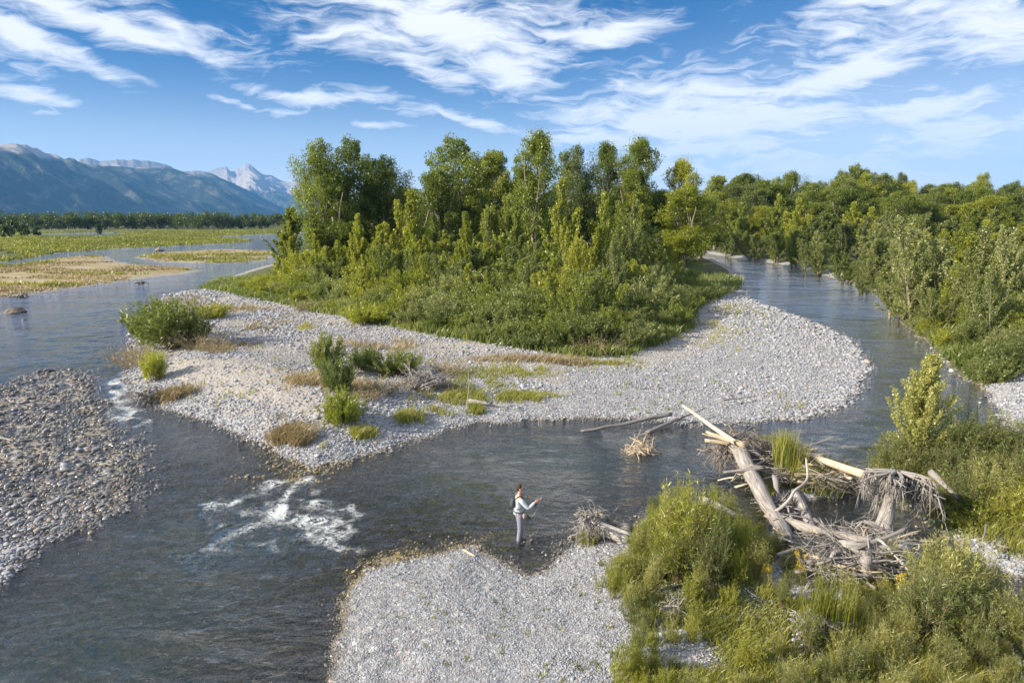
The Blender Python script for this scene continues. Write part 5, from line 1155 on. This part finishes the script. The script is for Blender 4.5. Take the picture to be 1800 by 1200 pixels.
litter([(1300, 785), (1340, 770), (1400, 785), (1470, 820), (1515, 838), (1480, 862), (1400, 850), (1330, 850), (1300, 820)], 700, .4, .8, 'fine brown twigs matted over the islet', 'root', 96, .5)
# rocks in the left river
def boulder(label, px, py, wpx, seed):
    global rng
    rng = np.random.default_rng(seed); c = Pz(px, py, 0); R = wpx / FPX * math.hypot(c[1], CAM_H) / 2; bm = bmesh.new(); bmesh.ops.create_icosphere(bm, subdivisions=4, radius=1)
    for v in bm.verts:
        p = np.array(v.co); n = 1 + .5 * (fbm(p[0] * 1.5 + seed, p[1] * 1.5 + p[2], 4, seed) - .5) + .3 * (ridged(p[0] * 3 + seed, p[2] * 3 + p[1], 3, seed) - .5); v.co = Vector((p[0] * R * n, p[1] * R * .8 * n, p[2] * R * .55 * n))
    me = bpy.data.meshes.new('river_boulder'); bm.to_mesh(me); bm.free()
    for pl in me.polygons: pl.use_smooth = True
    o = link('river_boulder', me, M['boulder'], label=label, category='boulder'); o.location = tuple(c)
m, t, out = material('boulder'); tc = t.new('ShaderNodeTexCoord'); n = t.noise(tc.outputs['Object'], 2.2, 8, .7); p = t.new('ShaderNodeBsdfPrincipled'); t.put(p.inputs['Base Color'], t.ramp(n, [(.3, (.05, .045, .04)), (.5, (.14, .12, .10)), (.7, (.27, .23, .19))])); p.inputs['Roughness'].default_value = .8
bp = t.new('ShaderNodeBump'); bp.inputs['Distance'].default_value = .1; t.put(bp.inputs['Height'], n); t.l.new(bp.outputs[0], p.inputs['Normal']); t.l.new(p.outputs[0], out.inputs[0]); M['boulder'] = m
boulder('dark rock splitting the current in the open left river', 27, 550, 34, 3); boulder('small dark rock by the corner of the orange bar', 36, 520, 18, 5); boulder('low wet rock just showing in the left river', 42, 563, 8, 8)

# ------------------------------------------------------------------ the person fishing
def skinned(name, chains, mat, parent, sub=2, closed=None):
    """chains: lists of ((x,y,z), radius or (rx,ry)); joints at equal places are shared"""
    verts, rad, edges, idx = [], [], [], {}
    for ch in chains:
        prev = None
        for co, r in ch:
            k = tuple(round(c, 4) for c in co)
            if k not in idx: idx[k] = len(verts); verts.append(co); rad.append(r if isinstance(r, tuple) else (r, r))
            i = idx[k]
            if prev is not None and (prev, i) not in edges: edges.append((prev, i))
            prev = i
    me = bpy.data.meshes.new(name); me.from_pydata(verts, edges, []); o = bpy.data.objects.new(name, me); COL.objects.link(o)
    md = o.modifiers.new('skin', 'SKIN'); md.use_smooth_shade = True; md.branch_smoothing = .6
    for i, v in enumerate(me.skin_vertices[0].data): v.radius = rad[i]; v.use_root = (i == 0)
    s = o.modifiers.new('sub', 'SUBSURF'); s.levels = sub; s.render_levels = sub
    dg = bpy.context.evaluated_depsgraph_get(); ev = bpy.data.meshes.new_from_object(o.evaluated_get(dg)); bpy.data.objects.remove(o)
    ev.name = name; ev.materials.clear()
    for p in ev.polygons: p.use_smooth = True
    return link(name, ev, mat, parent)
def cloth(name, a, b, scale=30, rough=.9):
    m, t, out = material(name); tc = t.new('ShaderNodeTexCoord'); n = t.noise(tc.outputs['Object'], scale, 5, .6); n2 = t.noise(tc.outputs['Object'], 7, 3, .6)
    p = t.new('ShaderNodeBsdfPrincipled'); t.put(p.inputs['Base Color'], t.mix(n2, a, b)); p.inputs['Roughness'].default_value = rough
    bp = t.new('ShaderNodeBump'); bp.inputs['Strength'].default_value = .6; bp.inputs['Distance'].default_value = .03; t.put(bp.inputs['Height'], n2); t.l.new(bp.outputs[0], p.inputs['Normal']); t.l.new(p.outputs[0], out.inputs[0]); return m
def build_person():
    q = Pz(912, 953, 0); zf = min(-.05, gz(q[0], q[1])); zf = max(zf, -.16)
    e = empty('person', (q[0], q[1], zf), 'person in a pale long-sleeved shirt and grey trousers wading with a fishing rod', 'person', None, radians(10))
    skin = cloth('skin', (.50, .27, .18), (.58, .33, .23), 60, .6); shirt = cloth('shirt', (.46, .50, .54), (.60, .64, .68)); pants = cloth('trousers', (.17, .18, .22), (.27, .27, .33))
    dark = cloth('pack', (.035, .045, .045), (.07, .085, .08)); hairm = cloth('hair', (.025, .016, .012), (.06, .035, .025), 90); tan_ = cloth('pouch', (.30, .24, .19), (.42, .34, .28)); boot = cloth('boots', (.06, .065, .075), (.12, .12, .13))
    def hand(wr, d, side, up, curl):
        """palm and five fingers; d = direction of the hand, side = towards the thumb, up = palm normal (fingers curl towards it)"""
        wr = np.array(wr, float); d = unit(np.array(d, float)); side = unit(np.array(side, float)); up = np.array(up, float); up = unit(up - d * (up @ d)); side = unit(np.cross(up, d)) * np.sign(np.dot(np.cross(up, d), side))
        out = []; palm = wr + d * .05; T = lambda v: tuple(float(x) for x in v)
        base = [(T(wr), (.026, .020)), (T(palm), (.036, .018))]
        for k, (off, ln) in enumerate([(.028, .070), (.010, .078), (-.010, .072), (-.028, .056)]):
            k0 = wr + d * .092 + side * off; seg = ln / 3; p = k0; ch = [(T(palm), (.036, .018)), (T(k0), .0105)]; dd = d.copy(); r = .0098
            for j in range(3): dd = unit(dd * cos(curl) + up * sin(curl)); p = p + dd * seg; r *= .92; ch.append((T(p), r))
            out.append(ch)
        k0 = wr + d * .028 + side * .030; p1 = k0 + unit(side * .8 + d * .6 + up * .25) * .032; p2 = p1 + unit(d * .7 + up * .55 + side * .1) * .028; p3 = p2 + unit(d * .5 + up * .8 - side * .2) * .022
        out.append([(T(wr), (.026, .020)), (T(k0), .014), (T(p1), .012), (T(p2), .0105), (T(p3), .009)])
        return [base] + out, T(palm)
    wrR, wrL = (.43, -.20, 1.325), (.25, .10, 1.375)
    hR, pR = hand(wrR, (.8, .12, .28), (-.1, .2, 1), (.1, 1, -.1), .75); hL, pL = hand(wrL, (.75, -.55, .25), (0, .1, 1), (-.45, -.8, -.1), .85)
    torso = [((0, 0, .96), (.13, .10)), ((0, 0, 1.10), (.125, .09)), ((.005, 0, 1.28), (.15, .10)), ((0, 0, 1.42), (.13, .085)), ((.008, 0, 1.49), .062), ((.018, 0, 1.545), .052), ((.035, 0, 1.60), (.062, .066)), ((.035, 0, 1.665), (.082, .092)), ((.025, 0, 1.73), (.066, .078))]
    body = [torso, [((0, 0, 1.42), (.13, .085)), ((0, -.17, 1.425), .055), ((.22, -.26, 1.17), .038), (wrR, (.026, .020))], [((0, 0, 1.42), (.13, .085)), ((0, .17, 1.425), .055), ((.12, .27, 1.17), .038), (wrL, (.026, .020))],
            [((0, 0, .96), (.13, .10)), ((0, -.09, .90), .085), ((.02, -.10, .50), .055), ((-.03, -.11, .10), .035), ((.10, -.12, .045), .032)], [((0, 0, .96), (.13, .10)), ((.01, .09, .90), .085), ((.09, .13, .50), .055), ((.08, .16, .10), .035), ((.20, .18, .045), .032)],
            [((.035, 0, 1.665), (.082, .092)), ((.112, 0, 1.658), .020), ((.132, 0, 1.644), .010)], [((.035, 0, 1.60), (.062, .066)), ((.095, 0, 1.588), .028)],
            [((.035, 0, 1.665), (.082, .092)), ((.018, -.088, 1.655), .014)], [((.035, 0, 1.665), (.082, .092)), ((.018, .088, 1.655), .014)]] + hR + hL
    b = skinned('body', body, skin, e)
    for s in (-1, 1):
        bm = bmesh.new(); bmesh.ops.create_uvsphere(bm, u_segments=10, v_segments=8, radius=.011); me = bpy.data.meshes.new('eye'); bm.to_mesh(me); bm.free(); o = link('eye', me, hairm, e); o.location = (.106, s * .033, 1.678)
    skinned('mouth', [[((.112, -.022, 1.612), .006), ((.119, 0, 1.612), .007), ((.112, .022, 1.612), .006)]], cloth('lips', (.40, .15, .12), (.45, .18, .15)), e)
    skinned('hair', [[((.005, 0, 1.60), (.045, .06)), ((-.012, 0, 1.66), (.078, .088)), ((.012, 0, 1.725), (.088, .090)), ((.045, 0, 1.762), (.058, .066)), ((.085, 0, 1.755), (.024, .045))]], hairm, e)
    skinned('shirt', [[((0, 0, .88), (.172, .140)), ((0, 0, .96), (.168, .134)), ((0, 0, 1.06), (.152, .118)), ((.005, 0, 1.26), (.165, .122)), ((0, 0, 1.41), (.16, .112)), ((.006, 0, 1.475), (.10, .088)), ((.012, 0, 1.505), (.070, .066))],
        [((0, 0, 1.41), (.16, .112)), ((0, -.18, 1.425), .088), ((.11, -.225, 1.29), .068), ((.215, -.262, 1.172), .060), ((.33, -.23, 1.25), .050), ((.415, -.203, 1.315), .038)], [((0, 0, 1.41), (.16, .112)), ((0, .18, 1.425), .088), ((.06, .23, 1.29), .068), ((.12, .27, 1.17), .060), ((.19, .18, 1.28), .050), ((.245, .108, 1.365), .038)]], shirt, e)
    skinned('trousers', [[((0, 0, 1.04), (.150, .118)), ((0, 0, .92), (.165, .128)), ((0, -.10, .83), .112), ((.015, -.105, .66), .094), ((.02, -.105, .50), .078), ((-.01, -.11, .30), .072), ((-.03, -.11, .12), .068)],
        [((0, 0, .92), (.165, .128)), ((.02, .10, .83), .112), ((.06, .12, .66), .094), ((.09, .13, .50), .078), ((.085, .15, .30), .072), ((.08, .16, .12), .068)]], pants, e)
    for n_, (x, y) in enumerate(((-.04, -.11), (.07, .16))): skinned('boot', [[((x, y, .20), .062), ((x, y, .08), .060), ((x + .10, y - .0, .045), (.05, .042)), ((x + .19, y + .0, .04), (.045, .034))]], boot, e)
    skinned('backpack', [[((-.155, .03, 1.12), (.10, .055)), ((-.185, .03, 1.21), (.125, .085)), ((-.175, .02, 1.32), (.115, .075)), ((-.14, .02, 1.40), (.075, .045))]], dark, e)
    for s in (-1, 1): skinned('strap', [[((-.12, s * .10, 1.40), .014), ((-.02, s * .125, 1.505), .014), ((.09, s * .125, 1.46), .014), ((.145, s * .12, 1.30), .014), ((.08, s * .165, 1.15), .014), ((-.10, s * .12, 1.10), .014)]], dark, e)
    skinned('belt', [[((.15, 0, 1.01), .018), ((.11, -.12, 1.01), .018), ((0, -.165, 1.015), .018), ((-.12, -.12, 1.02), .018), ((-.155, 0, 1.02), .018), ((-.12, .12, 1.02), .018), ((0, .165, 1.015), .018), ((.11, .12, 1.01), .018), ((.15, 0, 1.01), .018)]], dark, e)
    skinned('pouch', [[((.10, -.19, 1.0), (.05, .035)), ((.12, -.20, .93), (.07, .055)), ((.12, -.20, .86), (.055, .045))]], tan_, e)
    skinned('pliers', [[((.20, -.17, .96), .018), ((.24, -.18, .88), .03), ((.26, -.18, .82), .02)]], dark, e)
    skinned('net_cord', [[((-.12, -.10, 1.0), .007), ((-.18, -.12, .80), .007), ((-.24, -.12, .66), .006)]], dark, e)
    # the rod, held in the right hand
    Mx = Matrix.Translation(e.location) @ Matrix.Rotation(radians(10), 4, 'Z'); hp = Vector(pR) + Vector((.035, .028, -.005)); base = Mx @ hp
    r = empty('fishing_rod', tuple(base), 'thin fishing rod held out over the water by the person', 'fishing rod', None, radians(10)); cork = cloth('cork', (.5, .36, .22), (.6, .45, .3)); d = Vector((.78, .38, .36)).normalized()
    skinned('grip', [[(tuple(-d * .10), .012), (tuple(d * .16), .013)]], cork, r, 1)
    skinned('rod_blank', [[(tuple(d * .14), .0075), (tuple(d * 1.2 + Vector((0, 0, -.01))), .0055), (tuple(d * 2.5 + Vector((0, 0, -.10))), .0035)]], dark, r, 1)
    bm = bmesh.new(); bmesh.ops.create_cone(bm, segments=20, radius1=.042, radius2=.042, depth=.028, cap_ends=True); bmesh.ops.bevel(bm, geom=bm.edges[:], offset=.004, segments=2, affect='EDGES'); bmesh.ops.rotate(bm, verts=bm.verts, cent=(0, 0, 0), matrix=Matrix.Rotation(radians(90), 3, 'X')); me = bpy.data.meshes.new('reel'); bm.to_mesh(me); bm.free()
    o = link('reel', me, dark, r); o.location = tuple(-d * .10 + Vector((0, 0, -.05)))
    skinned('fishing_line', [[(tuple(d * .10), .0022), ((.02, -.03, -.16), .0022), ((-.09, -.05, -.33), .0022), ((-.20, -.06, -.44), .0022)]], cloth('line', (.6, .75, .5), (.6, .75, .5)), r, 1)
build_person()

# ------------------------------------------------------------------ the air
def haze():
    bm = bmesh.new(); bmesh.ops.create_cube(bm, size=1)
    for v in bm.verts: v.co = Vector((v.co.x * 34000, v.co.y * 34000, (-8.5 if v.co.z < 0 else 1420)))
    me = bpy.data.meshes.new('haze'); bm.to_mesh(me); bm.free()
    m = bpy.data.materials.new('haze'); m.use_nodes = True; t = NT(m.node_tree); t.n.clear(); out = t.new('ShaderNodeOutputMaterial')
    v = t.new('ShaderNodeVolumePrincipled'); v.inputs['Color'].default_value = (.17, .48, 1, 1); v.inputs['Density'].default_value = HAZE; v.inputs['Anisotropy'].default_value = 0
    t.l.new(v.outputs[0], out.inputs['Volume'])
    link('haze', me, m, kind='stuff')
HAZE = 5e-5
haze()
